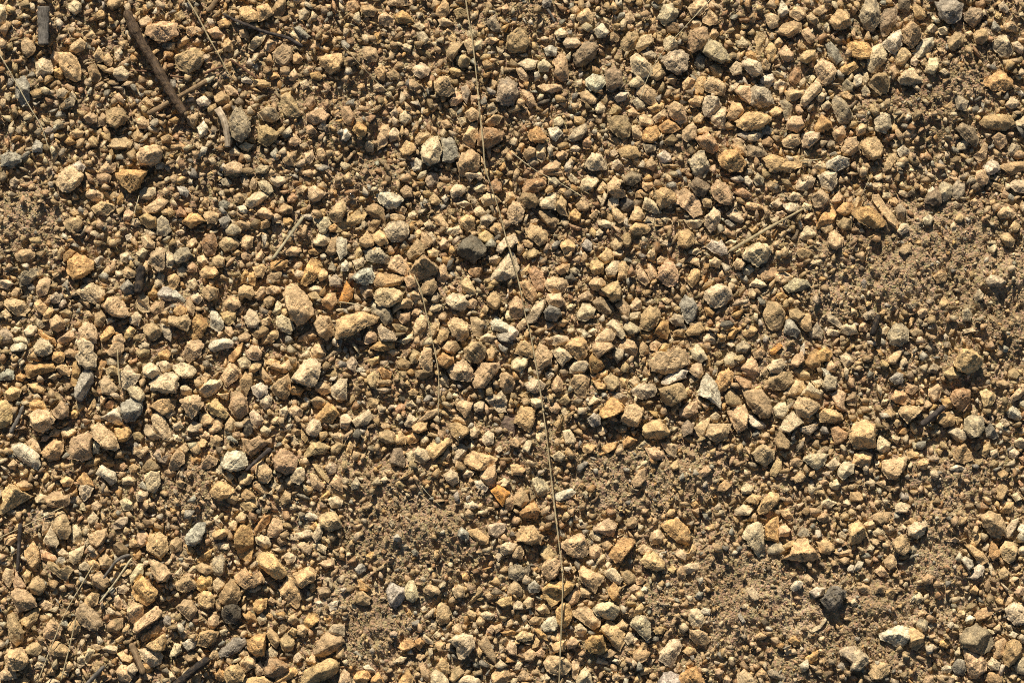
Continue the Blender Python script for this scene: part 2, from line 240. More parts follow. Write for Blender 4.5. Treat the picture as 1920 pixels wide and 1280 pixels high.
smaller tan blocky stone left of the black-striped round stone|t 330,1138 345,1125 360,1125 368,1142 365,1155 355,1162 345,1152
smaller cream elongated stone upper right of the dark blue-grey lump|c 322,688 340,680 358,685 368,695 360,708 342,708 330,700
grey blocky stone well right of the curved cream stone and well above the orange-brown oval|g 1640,225 1650,212 1668,215 1670,238 1660,248 1642,245
smaller ochre-yellow angular stone just left of the slanted grey slab|y 370,1208 375,1185 392,1180 410,1185 402,1202 388,1212
smaller dark brown-grey rounded stone just right of the mossy dark stone|d 1808,28 1820,15 1840,18 1842,30 1835,45 1825,52 1810,38
smaller brown elongated stone just upper left of the long yellow bar|n 615,405 628,385 640,375 650,390 640,415 628,418
smaller brown oblong stone upper right of the dark rough grey block|n 1165,78 1178,62 1192,60 1198,70 1190,92 1175,98 1165,88
smaller reddish-brown elongated stone just left of the flat pinkish-grey slab|r 992,510 1002,500 1018,512 1022,528 1018,545 1005,542 998,528
smaller tan oblong stone just lower right of the dark wood splinter|t 480,870 492,865 508,880 510,892 502,905 488,902 480,885
smaller tan oblong stone lower left of the flat pinkish-grey slab|t 955,570 968,555 980,565 982,588 970,598 955,590
smaller dark brown-grey blocky stone well upper left of the broad slanting straw|d 1292,348 1305,332 1320,340 1332,350 1320,368 1305,365
smaller brown elongated stone just lower left of the long whitish stone|n 685,392 702,382 718,390 722,408 722,428 710,415 692,402
smaller cream blocky stone above the hollowed yellow stone|c 272,892 282,882 298,885 300,908 290,922 278,920
smaller tan elongated stone left of the jagged tan saddle|t 785,675 795,652 808,652 810,675 810,695 795,695
smaller pinkish-buff elongated stone just upper right of the black charred twig|p 282,480 295,465 308,468 308,502 295,508 285,495
smaller orange-stained elongated stone left of the orange-brown oval|o 1532,420 1542,402 1558,388 1568,402 1560,420 1545,428 1532,428
smaller cream blocky stone just left of the yellow upright slab|c 68,118 82,108 95,115 100,132 92,142 70,142
smaller ochre-yellow oblong stone just right of the white-topped stone|y 1705,1188 1708,1175 1720,1182 1732,1190 1730,1208 1718,1218 1705,1212
smaller brown elongated stone right of the dark wood splinter|n 572,850 585,828 602,828 618,838 608,850 588,852 572,858
smaller brown angular stone lower right of the black charred twig|n 318,592 335,595 350,590 358,602 350,622 332,612 315,608
smaller tan oblong stone just lower left of the orange pyramid stone|t 240,1140 250,1128 268,1135 268,1152 252,1168 240,1160
bright cream-topped stone touching a dark grey rough block|w 1098,150 1112,140 1132,145 1135,155 1122,172 1108,170 1100,160
smaller cream oblong stone above the long yellow ledge|c 1392,118 1402,110 1425,118 1430,138 1412,145 1398,130
smaller tan long narrow stone just upper right of the smooth tan pebble|t 1005,395 1012,388 1030,398 1040,405 1048,412 1038,428 1025,422 1015,410
smaller ochre-yellow elongated stone upper left of the charcoal lump|y 388,758 405,748 418,762 428,775 422,785 402,778 390,768
smaller whitish elongated stone just right of the bright white angular stone|w 1712,100 1730,75 1748,72 1750,85 1740,102 1722,108
smaller brown angular stone well right of the dark maroon stone|n 1138,348 1152,332 1165,340 1160,355 1172,358 1170,370 1152,370 1140,360
smaller cream oblong stone left of the long yellow ledge|c 1332,218 1350,202 1360,205 1360,240 1350,242 1335,230
smaller cream blocky stone upper left of the slanted blue slab|c 65,648 75,635 90,638 98,650 95,662 80,668 65,662
smaller ochre-yellow blocky stone upper right of the pyramid stone|y 1272,435 1290,430 1300,440 1300,458 1288,465 1272,460
smaller tan elongated stone right of the grey-pink soil stone|t 1292,1182 1310,1178 1325,1188 1330,1200 1322,1212 1305,1205 1295,1195
smaller olive-tan blocky stone just left of the short dark stick|l 1685,770 1698,760 1718,762 1728,770 1715,782 1702,792 1690,780
smaller brown oblong stone just below the dark maroon stone|n 972,375 982,360 1002,365 1010,378 1002,390 982,390
smaller whitish elongated stone right of the flat yellow bench|w 1550,305 1572,292 1592,298 1590,312 1570,320 1552,315
smaller grey elongated stone lower right of the smooth pale boulder|g 1470,538 1490,522 1512,525 1518,535 1502,545 1480,548
smaller brown oblong stone well upper right of the dark slate block|n 1675,1015 1690,1002 1702,1015 1708,1028 1695,1042 1678,1032
smaller whitish long narrow stone just below the double buff block|w 1240,715 1258,698 1280,692 1290,695 1285,708 1265,715 1248,725
smaller tan oblong stone just right of the jagged tan saddle|t 938,702 950,698 965,710 962,732 948,738 938,722
smaller tan angular stone above the tall buff slab|t 1388,690 1400,680 1405,665 1418,678 1422,692 1418,710 1402,702
smaller olive-tan elongated stone upper left of the cream knob|l 820,1138 828,1128 840,1138 845,1150 840,1165 825,1170 818,1160
smaller cream oblong stone right of the grey-pink soil stone|c 1292,1152 1295,1142 1308,1140 1318,1152 1320,1165 1310,1178 1300,1175 1292,1162
smaller tan elongated stone left of the ragged white stone|t 320,860 332,842 345,850 345,868 332,880 315,882
cream oblong stone well left of the big smooth oval and well above the white-topped stone|c 1702,988 1715,980 1732,975 1738,982 1732,1000 1720,1008 1705,1002
smaller tan oblong stone upper left of the grey potato stone|t 1112,645 1128,638 1142,640 1152,650 1135,660 1122,670 1112,660
smaller blue-grey oblong stone well lower left of the yellow upright slab|b 2,292 20,285 38,290 40,302 25,312 5,310
smaller brown oblong stone just above the notched brown block|n 762,475 782,448 795,460 795,475 780,485 768,485
smaller ochre-yellow angular stone left of the purplish bark chip|y 842,795 858,792 878,802 878,812 860,825 848,815
smaller ochre-yellow blocky stone under the long grass stem, upper right of the jagged tan saddle|y 965,662 972,642 985,638 1000,650 1002,660 998,670 982,665
smaller ochre-yellow oblong stone lower right of the cream knob|y 922,1265 935,1252 950,1252 958,1270 945,1285 925,1282
smaller pinkish-buff blocky stone upper right of the flat grey polygon|p 1290,15 1305,2 1322,0 1328,15 1315,28 1298,30
smaller grey oblong stone lower left of the oval rusty stone|g 395,1060 402,1045 418,1040 422,1052 420,1072 410,1080 398,1072
smaller pinkish-buff elongated stone lower right of the flat pinkish-grey slab|p 1112,565 1125,555 1138,565 1150,578 1145,590 1130,588 1118,578
smaller tan angular stone left of the grey diamond stone|t 900,892 912,878 928,872 930,890 928,910 912,908
smaller tan elongated stone lower right of the pinkish potato stone|t 775,615 785,590 800,592 800,610 790,632 778,630
smaller tan oblong stone just upper left of the grey bent twig|t 168,1002 182,995 200,990 200,1005 192,1020 182,1025 170,1018
smaller ochre-yellow rounded stone just upper left of the black-striped round stone|y 372,1115 382,1108 395,1110 402,1122 400,1138 385,1140 372,1130
smaller cream oblong stone just lower left of the big layered slab|c 518,595 528,590 545,600 552,615 545,625 528,620 520,610
smaller tan angular stone lower right of the curved cream stone|t 1578,280 1590,260 1605,258 1610,282 1595,292 1582,290
smaller cream oblong stone upper right of the flat yellow bench|c 1502,252 1522,248 1538,248 1535,262 1515,278 1505,275
smaller grey elongated stone left of the orange wedge|g 35,520 45,508 68,502 72,515 55,532 40,535
smaller ochre-yellow oblong stone just below the square buff slab|y 1602,852 1618,845 1635,852 1630,870 1615,875 1600,868
smaller ochre-yellow elongated stone left of the grey-faced pointed stone|y 40,1160 50,1150 68,1138 75,1142 68,1162 55,1178 42,1170
smaller reddish-brown long narrow stone just left of the flat pinkish-grey slab|r 975,530 988,525 1002,540 1008,555 998,568 985,555
smaller ochre-yellow elongated stone just upper left of the dark bent twig|y 448,18 462,12 480,22 485,38 465,42 452,35
smaller olive-tan elongated stone lower left of the orange-topped stone|l 172,390 190,378 215,385 215,392 200,405 180,400
smaller grey blocky stone just left of the purplish upright stone|g 325,478 338,465 352,465 360,478 350,490 332,495 325,488
smaller cream oblong stone well below the flat pinkish-grey slab|c 1035,658 1050,652 1068,658 1075,668 1060,678 1055,688 1045,675
smaller orange-stained rounded stone just below the grey diamond stone|o 975,960 988,948 1002,940 1012,958 1008,970 980,970
smaller pinkish-buff blocky stone left of the orange-brown oval|p 1522,370 1538,355 1552,365 1555,378 1542,388 1528,388
y 1160,282 1175,272 1192,275 1200,292 1188,298 1165,295
p 1120,630 1140,615 1152,625 1150,638 1130,648 1115,642
p 485,212 500,202 515,202 525,220 510,230 495,225
c 988,595 1002,572 1020,562 1020,578 1005,602 990,605
y 272,1210 290,1200 310,1185 312,1202 308,1218 290,1220
w 390,650 402,638 422,635 438,640 435,650 412,655 402,660
t 210,262 230,255 248,268 242,278 220,280 205,275
c 1082,588 1092,570 1105,570 1115,580 1112,592 1098,600 1085,598
t 898,1208 912,1190 920,1208 930,1230 928,1242 912,1228
n 270,610 285,605 300,615 302,630 285,638 272,625
l 412,455 422,445 438,445 450,455 440,468 422,472 415,465
t 170,1078 188,1072 202,1085 205,1095 192,1105 175,1095
t 272,390 285,380 300,370 315,378 305,392 292,398 275,400
p 188,715 198,705 210,715 220,728 210,740 192,738
n 85,1055 98,1052 110,1065 120,1070 130,1058 135,1068 128,1082 115,1085 100,1072
t 1475,232 1485,218 1502,218 1508,238 1495,248 1478,242
c 462,375 478,362 492,360 502,368 488,382 472,390 462,385
g 698,585 712,575 732,580 735,600 722,610 712,595
t 1160,650 1172,635 1190,640 1195,652 1192,668 1175,662
w 192,782 208,772 222,762 230,782 232,795 218,795
y 1872,312 1895,305 1920,302 1930,315 1900,328
d 732,858 740,840 752,840 758,862 758,878 745,872 732,868
n 790,540 800,520 812,520 820,538 810,552 792,552
o 990,252 1005,235 1015,245 1025,258 1020,268 995,265
q 922,920 935,908 955,922 950,938 942,948 932,935
o 1105,672 1112,662 1128,672 1132,688 1120,698 1108,700
o 1510,680 1518,665 1532,652 1540,675 1538,685 1522,692
t 1478,728 1490,712 1505,715 1508,730 1495,745 1478,740
t 1555,438 1565,432 1580,445 1578,462 1565,468 1552,458
l 962,932 978,912 988,928 992,938 980,952 965,945
t 1275,768 1290,755 1305,752 1308,772 1292,782 1275,780
o 1205,252 1212,240 1230,238 1238,255 1222,268 1208,265
t 502,992 512,972 528,975 530,992 520,1005 505,1005
n 55,1098 62,1085 72,1080 82,1090 85,1105 72,1115 60,1110
g 295,412 305,405 315,415 320,432 312,442 295,440
w 920,605 932,595 945,605 960,612 958,625 940,622 925,618
n 92,1212 108,1202 122,1210 130,1218 122,1230 102,1228 95,1222
w 180,888 192,872 200,878 215,885 218,902 205,908 195,895
y 1362,220 1372,195 1388,195 1395,208 1382,225 1370,225
w 1325,462 1335,450 1345,455 1352,450 1362,465 1362,475 1350,478 1335,472
c 760,1102 765,1090 775,1088 782,1108 785,1118 775,1128 762,1122
g 708,615 715,610 745,628 742,640 715,638
c 1492,350 1500,335 1515,328 1528,335 1522,350 1508,358 1495,355
g 1575,1220 1588,1212 1605,1212 1605,1248 1592,1238 1578,1228
t 708,258 715,238 728,235 730,250 725,270 708,280
y 1755,790 1762,775 1778,772 1790,782 1788,795 1770,800
c 1068,688 1082,675 1098,675 1105,685 1095,698 1080,700 1070,698
c 660,788 675,778 690,768 700,782 688,795 668,800
n 525,1200 535,1188 548,1188 552,1205 548,1218 535,1222 528,1212
w 395,585 402,582 418,600 420,612 410,622 395,612
c 458,595 468,580 480,585 488,602 478,615 465,612
b 1548,85 1558,80 1572,95 1580,112 1568,120 1555,108
l 122,415 130,408 150,410 155,420 148,432 132,435 122,425
o 1225,622 1238,602 1252,602 1255,622 1250,635 1235,630
b 1020,585 1030,572 1048,578 1052,590 1042,602 1025,600
c 985,720 998,710 1012,712 1022,720 1018,730 1002,738 990,730
t 1560,740 1572,730 1585,738 1582,758 1588,770 1568,765
o 342,415 360,398 372,402 385,415 370,420 358,428
n 1678,105 1690,90 1702,92 1708,105 1695,122 1682,122
b 1235,1278 1245,1262 1258,1258 1272,1265 1278,1280 1260,1288 1238,1288
o 1528,238 1540,215 1558,230 1560,240 1542,248 1530,248
c 935,458 948,445 962,440 970,452 960,465 950,462 940,475 932,470
r 1558,802 1570,800 1590,812 1582,828 1565,832
c 82,1012 90,998 98,980 105,1002 110,1018 105,1025 90,1022
n 1360,742 1370,728 1385,745 1390,760 1375,765 1362,755
t 1375,168 1388,162 1405,162 1408,182 1405,195 1390,185 1378,172
c 1090,340 1102,330 1118,332 1122,340 1110,355 1095,360 1090,352
t 1088,25 1102,15 1112,30 1110,45 1095,48 1080,35
c 1572,880 1582,865 1600,870 1600,885 1580,898 1572,892
y 862,412 875,402 890,408 890,428 878,435 868,428
t 218,1258 228,1245 240,1250 248,1268 242,1278 225,1275
d 1395,282 1405,272 1430,278 1438,290 1425,295 1402,292
n 1778,75 1792,62 1805,65 1805,82 1790,95 1780,92
p 882,595 895,595 908,605 902,630 888,628
l 1220,128 1232,120 1245,125 1248,140 1232,152 1220,145
c 1012,382 1028,365 1042,362 1042,380 1040,392 1015,390
c 238,728 250,720 265,730 272,742 265,755 248,745
y 1810,1022 1822,1022 1842,1035 1852,1050 1842,1060 1825,1042
n 512,15 520,0 535,0 535,20 525,35 512,30
t 1468,265 1480,252 1498,252 1500,270 1485,278 1470,275
t 1025,562 1028,552 1050,550 1058,565 1050,575 1032,575
y 482,12 502,8 512,25 500,35 485,40
t 40,80 52,72 65,82 65,98 52,108 42,98
g 1065,260 1078,242 1098,232 1100,245 1090,262 1075,265
o 695,652 712,640 728,635 740,640 738,652 720,658 705,655
t 98,772 115,752 128,762 128,780 110,785
c 578,795 588,785 600,788 602,805 592,818 580,815 575,805
g 850,852 862,832 878,838 872,855 858,870 850,865
p 255,565 265,550 278,558 280,585 268,585 258,578
c 1438,688 1450,675 1465,672 1472,685 1462,700 1445,698
c 268,690 280,680 298,688 298,702 285,710 270,702
p 1192,90 1202,68 1220,65 1225,78 1212,90 1198,98
t 1280,245 1298,230 1305,240 1305,258 1288,265 1280,260
w 630,452 635,445 650,448 650,478 638,485 632,470
c 1502,740 1518,718 1528,728 1542,735 1538,748 1522,745
t 1302,802 1315,790 1332,782 1328,805 1320,822 1310,815
o 368,1090 378,1078 392,1078 398,1088 392,1100 380,1108 370,1102
g 915,985 930,980 948,982 945,995 932,1008 918,1000
o 1235,238 1252,225 1268,232 1275,242 1260,250 1242,248
g 1785,352 1795,338 1808,345 1808,365 1795,375 1785,365
t 68,540 75,525 90,520 95,530 88,550 72,555
c 960,678 972,668 988,670 988,685 975,698 960,690
l 1415,72 1422,62 1435,65 1432,92 1428,105 1418,100
p 580,352 592,350 610,362 600,375 588,380 578,368
t 202,658 215,640 232,640 232,658 218,668 205,665
l 1422,510 1432,502 1452,502 1458,512 1445,525 1430,525
p 418,312 440,302 455,310 452,325 425,325
g 1760,348 1770,342 1785,350 1782,370 1770,378 1762,365
l 48,1215 60,1205 82,1202 82,1212 70,1228 50,1225
y 880,995 895,990 915,1008 915,1018 900,1020 882,1002
l 28,478 42,468 58,468 68,478 50,490 35,490
y 602,560 618,550 628,550 632,568 620,580 605,572
y 262,408 275,400 292,408 292,425 280,430 265,418
p 902,372 915,360 932,368 940,378 925,385 908,385
n 200,1168 215,1160 230,1158 230,1175 220,1185 202,1182
b 1470,622 1475,600 1485,600 1500,622 1492,632 1480,628
y 450,715 460,698 472,708 472,720 462,740 452,732
y 448,540 458,535 472,538 478,552 468,562 458,555 452,565 448,558
d 1735,372 1745,362 1755,355 1765,368 1765,380 1750,385 1735,380
c 1132,1075 1142,1065 1152,1065 1168,1085 1162,1095 1148,1090
y 1285,622 1300,605 1315,602 1320,618 1310,628 1292,628
t 852,755 868,750 885,755 882,770 872,782 858,765
n 380,542 390,535 408,542 408,558 392,565 382,555
d 1168,332 1185,322 1202,328 1200,340 1185,348 1172,345
w 1015,1172 1025,1160 1038,1155 1048,1168 1040,1182 1020,1182
t 680,92 690,88 705,92 708,112 698,118 682,108
g 1775,808 1788,802 1808,805 1812,820 1802,830 1790,822
n 1838,735 1850,730 1868,742 1860,758 1845,762
y 1532,1015 1548,1010 1562,1020 1562,1030 1555,1038 1538,1035
o 820,672 832,662 850,670 850,682 838,692 822,682
n 712,810 728,805 740,812 740,830 722,830 710,822
p 1382,1265 1395,1255 1410,1265 1418,1282 1385,1288
q 635,565 645,540 650,528 662,545 660,558 650,568
n 1132,710 1145,700 1158,708 1160,722 1150,732 1138,728
t 95,600 108,590 120,602 122,615 108,622 95,615
c 1295,658 1308,645 1320,660 1325,672 1312,680 1300,672
y 1495,605 1508,588 1520,590 1522,620 1510,620
c 1025,638 1042,628 1062,630 1068,640 1045,648 1025,645
l 640,202 655,200 665,220 660,235 645,230
n 912,562 925,545 938,558 935,578 925,580 915,572
c 775,848 785,838 800,845 805,860 790,868 778,862
l 450,1240 460,1230 478,1232 478,1248 462,1258 450,1250
c 775,128 790,118 805,128 802,142 788,148 778,140
y 1670,748 1680,732 1695,735 1705,748 1698,758 1680,755
c 1450,765 1460,755 1472,755 1478,770 1470,785 1455,780
o 215,802 228,805 242,798 245,812 238,825 225,828 218,818
c 545,892 558,875 570,878 570,898 562,908 548,902
c 130,1035 142,1030 158,1022 155,1038 148,1052 138,1058 130,1050
y 1180,432 1192,418 1212,422 1220,432 1202,440 1188,440
l 1825,65 1835,55 1850,55 1852,70 1845,82 1830,82
y 1298,168 1310,145 1322,145 1325,158 1318,175 1302,175
t 738,575 750,562 765,558 775,565 770,578 750,578 738,588
c 1575,622 1585,605 1602,602 1608,625 1590,628
l 838,95 850,80 868,82 860,95 848,115 838,108
t 460,662 472,648 482,648 492,662 485,675 468,672
l 665,1120 670,1110 680,1108 695,1120 692,1132 678,1135 668,1130
w 1038,928 1055,920 1072,915 1082,922 1070,932 1050,938 1038,935
t 1860,258 1870,248 1885,255 1888,270 1875,280 1865,272
g 1542,720 1550,702 1568,708 1568,728 1550,732
y 1188,1222 1202,1212 1218,1222 1212,1235 1198,1242 1188,1232
o 1570,135 1582,122 1605,112 1608,128 1590,140
c 1205,390 1210,370 1222,375 1232,385 1238,398 1225,400
o 662,1270 672,1258 690,1255 695,1268 688,1280 670,1278
o 515,1275 530,1262 550,1250 558,1260 550,1268 530,1278 518,1282
y 1290,518 1300,500 1312,508 1310,525 1298,540 1290,530
c 1642,835 1650,815 1668,830 1668,842 1655,848 1642,842
t 820,505 832,492 838,508 842,520 832,532 820,525
c 1245,75 1258,68 1270,80 1270,92 1255,100 1245,88
l 1318,32 1330,18 1345,32 1345,45 1330,48 1318,42
t 420,568 432,555 445,560 452,572 440,582 425,580
t 1862,1228 1868,1202 1880,1195 1885,1202 1878,1230 1868,1235
t 1828,338 1832,322 1848,318 1855,330 1850,345 1840,348
t 1210,840 1228,838 1245,850 1242,862 1220,860
y 1060,1122 1072,1105 1082,1100 1088,1112 1082,1128 1070,1135
y 375,510 385,500 402,500 410,512 398,522 380,520
t 582,660 592,645 605,648 612,662 602,672 585,670
c 842,358 855,345 872,350 875,358 862,370 848,370
c 148,910 165,905 175,915 168,930 158,938 150,925
c 215,130 230,125 242,138 238,150 222,152 212,140
o 478,990 495,965 508,960 505,978 490,995 478,1002
t 1018,315 1035,302 1050,300 1050,320 1020,325
c 1082,1272 1090,1258 1098,1250 1108,1265 1110,1278 1095,1285 1082,1282
o 138,678 148,680 152,692 145,710 142,725 132,722 135,702
n 1455,828 1462,808 1480,828 1480,842 1458,840
c 808,1265 818,1255 830,1262 842,1278 832,1290 810,1282
w 1845,312 1858,300 1870,305 1875,318 1860,328 1848,325
y 818,20 832,0 840,8 842,25 832,35 818,30
w 472,725 488,718 502,725 500,738 485,745 475,738
y 700,440 712,432 722,438 728,455 712,462 700,450
t 258,1002 270,992 282,1005 278,1020 265,1025 258,1018
p 1218,1010 1222,998 1235,990 1245,1005 1240,1018 1222,1020
y 10,735 22,725 40,730 35,745 22,752 12,748
c 465,90 478,68 490,62 500,65 490,82 475,95
b 295,550 308,538 322,542 325,562 312,565 300,558
t 1088,175 1102,170 1120,185 1115,195 1100,195 1090,188
y 472,625 482,612 495,608 505,618 498,630 482,635
c 585,455 598,438 615,440 618,452 608,462 592,460
l 1560,248 1582,235 1585,255 1578,272 1565,262
b 1785,1250 1795,1235 1808,1238 1812,1252 1805,1265 1790,1260
o 475,1130 485,1120 500,1122 498,1140 485,1150 475,1142
g 0,620 12,615 25,630 22,642 2,645
p 162,362 172,350 192,365 190,375 175,378 162,370
t 978,170 990,168 1000,182 1005,198 992,202 982,188
t 1008,162 1022,158 1050,160 1055,168 1035,175 1018,172
l 1472,175 1485,168 1505,170 1508,178 1492,188 1478,190
t 710,30 722,25 740,35 738,48 722,50 710,40
c 542,1002 562,998 580,992 590,995 585,1005 562,1010 545,1012
c 938,1022 952,1015 968,1020 962,1035 945,1040 935,1030
c 1735,135 1742,110 1758,110 1760,125 1750,140
o 55,755 68,748 80,752 88,768 70,772 58,768
c 1135,505 1148,490 1160,490 1162,502 1152,518 1140,518
t 1185,902 1198,882 1208,878 1210,898 1200,912 1190,912
t 1460,98 1472,85 1488,102 1485,112 1470,118
c 1138,608 1150,598 1162,610 1172,625 1165,635 1150,620
t 1482,22 1495,12 1510,20 1510,32 1498,40 1482,30
w 1398,782 1408,775 1422,788 1438,798 1425,805 1408,798
t 865,532 878,518 888,538 892,548 882,555 870,545
o 740,30 755,20 768,30 775,40 765,45 745,42
n 165,128 178,120 190,145 185,155 172,152 168,140
t 1742,730 1758,720 1765,728 1760,748 1750,755 1742,742
n 1638,965 1648,960 1670,960 1665,978 1650,982 1638,972
c 595,422 602,408 615,408 620,422 610,438 600,435
t 1870,402 1880,390 1890,388 1905,400 1898,410 1878,410
c 832,890 845,880 858,888 860,902 850,910 838,902
c 262,362 272,352 290,352 292,365 280,375 265,372
y 450,945 465,938 480,932 482,950 470,960 458,955
k 1162,380 1172,370 1188,378 1190,390 1178,398 1165,392
n 640,112 660,105 675,105 675,115 658,125 640,122
t 525,688 540,675 555,668 555,685 545,695 530,698
g 1848,525 1860,515 1875,520 1885,528 1872,538 1855,535
n 1500,105 1512,95 1528,95 1528,110 1512,120 1502,115
y 675,448 688,435 700,448 700,460 685,465 675,458
t 590,720 602,715 618,722 620,735 608,740 592,732
g 1440,1028 1450,1018 1465,1020 1475,1032 1465,1038 1442,1038
n 260,1198 275,1185 300,1168 302,1178 292,1190 268,1202
c 615,1185 625,1170 645,1172 645,1192 630,1192
l 1012,1038 1020,1025 1028,1020 1038,1038 1035,1050 1020,1050
c 135,990 142,982 152,995 152,1015 142,1020 135,1015
t 132,85 150,72 160,80 158,92 142,100 132,95
n 400,182 415,172 430,182 432,190 412,198 402,190
p 0,1262 12,1250 28,1258 30,1270 12,1275 2,1272
p 1435,30 1445,25 1460,32 1458,50 1445,55 1438,42
y 492,632 505,622 520,620 522,632 510,642 492,645
n 1042,382 1052,368 1062,378 1060,395 1065,405 1052,402 1042,392
c 468,775 475,768 490,780 495,788 482,802 472,792
c 245,1078 258,1058 268,1058 268,1075 258,1088 245,1090
c 1282,412 1292,410 1315,408 1320,415 1308,428 1295,428
c 1358,672 1368,660 1380,665 1382,682 1370,690 1360,685
y 1050,458 1065,448 1080,460 1075,472 1058,475
y 415,588 430,582 442,585 440,602 428,610 420,602
t 1452,515 1468,508 1485,518 1480,528 1465,532 1455,525
p 5,1078 12,1065 25,1068 25,1085 18,1102 5,1085
o 570,1165 580,1150 595,1152 600,1160 588,1172 575,1178
g 1462,190 1475,188 1485,198 1482,220 1472,222 1468,208
o 65,612 80,620 108,638 102,648 82,635 65,620
o 1568,395 1582,380 1598,382 1598,398 1582,405
y 750,280 762,265 775,270 778,282 768,292 755,290
p 955,1098 965,1088 978,1100 978,1115 965,1118 955,1110
y 1122,482 1138,465 1148,472 1150,488 1135,495
y 1845,1268 1860,1258 1878,1268 1878,1280 1855,1280
p 1240,832 1252,828 1270,835 1265,858 1252,850
t 392,800 408,782 418,788 415,805 400,812 392,810
y 128,1168 138,1160 150,1168 150,1182 138,1190 128,1185
o 660,245 672,228 688,240 685,255 675,258
l 280,580 292,565 308,565 305,585 292,592
t 1105,532 1115,520 1130,522 1135,532 1122,545 1110,542
y 1108,490 1120,488 1132,495 1130,510 1115,515 1108,505
y 375,778 388,772 402,782 398,795 382,798 375,788
l 528,290 540,285 555,295 552,312 540,310 530,302
w 1815,1082 1825,1068 1835,1055 1845,1060 1842,1078 1828,1085
y 1160,495 1170,490 1178,500 1175,520 1158,525 1160,510
y 1828,1152 1842,1140 1855,1138 1862,1148 1850,1158 1832,1162
d 1685,0 1705,0 1708,15 1698,28 1685,18
t 1155,572 1168,560 1180,575 1178,595 1165,588
o 508,492 520,488 538,488 538,500 522,508 508,505
t 380,400 395,395 410,402 405,420 390,418
n 830,652 840,640 855,640 862,652 852,662 838,660
c 478,1008 490,1002 505,1008 508,1022 498,1028 482,1018
c 1280,1062 1295,1055 1308,1055 1312,1065 1300,1072 1280,1078
r 1480,140 1490,128 1502,135 1500,152 1488,160 1480,152
o 1532,662 1548,650 1560,660 1555,675 1540,678
t 1180,412 1190,388 1198,388 1208,405 1202,415
l 378,868 392,852 408,860 405,870 390,878 378,875
g 910,42 928,28 932,40 940,58 928,60 918,52
l 160,1122 172,1110 185,1115 182,1132 170,1138 160,1132
y 678,12 695,10 708,20 702,30 685,32 678,22
y 818,1250 828,1232 840,1242 842,1260 830,1265
g 1790,182 1802,180 1815,190 1810,208 1795,205
c 1500,442 1512,422 1522,430 1530,440 1520,448 1505,450
c 972,120 988,110 1005,115 1002,130 985,132
n 612,470 622,445 632,440 630,460 630,475 618,480
c 1378,955 1395,945 1412,952 1405,965 1380,965
l 320,1015 332,1005 340,1015 340,1032 325,1035 318,1028
y 500,1188 508,1178 520,1190 525,1202 518,1215 508,1205
p 1292,695 1302,682 1315,682 1318,700 1310,710 1298,702
r 915,348 930,335 940,345 940,358 925,362 915,358
y 1435,90 1448,80 1455,92 1452,112 1445,118 1438,105
c 1362,402 1375,390 1385,398 1395,412 1388,418 1372,412
c 1055,808 1070,805 1080,825 1075,832 1060,832
l 778,262 785,250 802,248 810,258 795,268 782,272
c 1892,345 1905,338 1920,340 1930,350 1925,362 1905,360
w 1425,150 1435,140 1448,140 1452,152 1442,165 1430,162
t 182,328 198,322 208,330 205,342 192,348 182,340
l 268,875 280,860 298,870 298,880 280,882 270,885
w 1888,772 1900,760 1912,772 1918,782 1908,788 1892,782
t 782,790 800,772 820,765 822,778 805,785 790,792
n 855,108 870,102 882,112 878,125 865,128 858,120
c 1055,80 1062,72 1080,72 1090,82 1078,90 1062,90
t 452,450 462,440 475,445 472,462 462,470 452,460
y 1870,915 1880,902 1890,915 1880,938 1868,932
n 368,1060 380,1055 398,1062 400,1072 388,1078 372,1070
l 1875,442 1888,435 1902,450 1900,462 1885,462
c 1168,615 1178,602 1200,615 1198,622 1182,628
t 188,318 200,302 218,308 215,322 190,325
p 1005,280 1010,270 1022,275 1022,298 1015,305 1005,295
g 798,338 805,325 820,325 822,340 812,350 802,350
t 1825,292 1838,282 1845,268 1852,272 1848,298 1835,302
c 858,1275 875,1265 898,1270 900,1280 878,1288 860,1288
y 460,1275 475,1268 495,1268 512,1278 500,1288 465,1288
n 178,588 190,582 200,595 190,612 178,610
g 1278,800 1290,785 1300,798 1298,812 1282,818
t 768,550 782,538 790,548 792,562 780,568 770,560
n 1570,420 1582,408 1598,412 1595,430 1580,432
n 1165,1072 1178,1068 1190,1078 1190,1090 1178,1095 1168,1085
t 1192,508 1200,500 1210,512 1218,528 1210,535 1198,525
l 1658,1050 1670,1038 1680,1045 1680,1062 1668,1068 1660,1060
t 1502,60 1515,52 1525,62 1528,78 1518,82 1508,72
o 188,630 200,615 210,608 215,622 205,635 190,640
y 315,520 328,512 338,522 330,540 320,545
y 52,720 70,715 85,725 82,738 65,735
t 582,750 595,742 610,750 608,765 590,765
l 1372,272 1385,265 1398,278 1400,292 1385,292
c 1180,155 1192,142 1205,145 1210,155 1198,165 1182,162
t 580,892 590,888 595,900 610,908 602,920 588,915
t 388,58 405,50 422,65 418,72 400,72
n 422,795 432,780 442,790 440,810 430,812 422,805
n 780,695 810,690 810,702 792,712 780,705
n 690,705 702,695 710,710 705,728 695,725 688,712
l 1658,310 1668,290 1680,288 1680,302 1670,318 1660,320
g 1518,622 1532,605 1542,620 1540,635 1522,632
c 1885,992 1898,975 1910,972 1905,988 1892,1008 1885,1005
c 270,798 278,795 290,810 300,820 288,825 272,815
c 128,10 140,0 152,8 152,20 140,28 130,20
g 488,750 498,738 510,745 508,762 498,768 488,758
t 785,1240 792,1238 800,1255 810,1270 805,1278 792,1270
l 1105,1028 1118,1020 1128,1028 1128,1038 1115,1048 1105,1040
g 1380,648 1395,638 1408,650 1398,662 1382,662
l 842,1272 850,1255 860,1248 870,1260 860,1270 850,1280
t 482,398 495,388 508,398 515,405 505,412 488,408
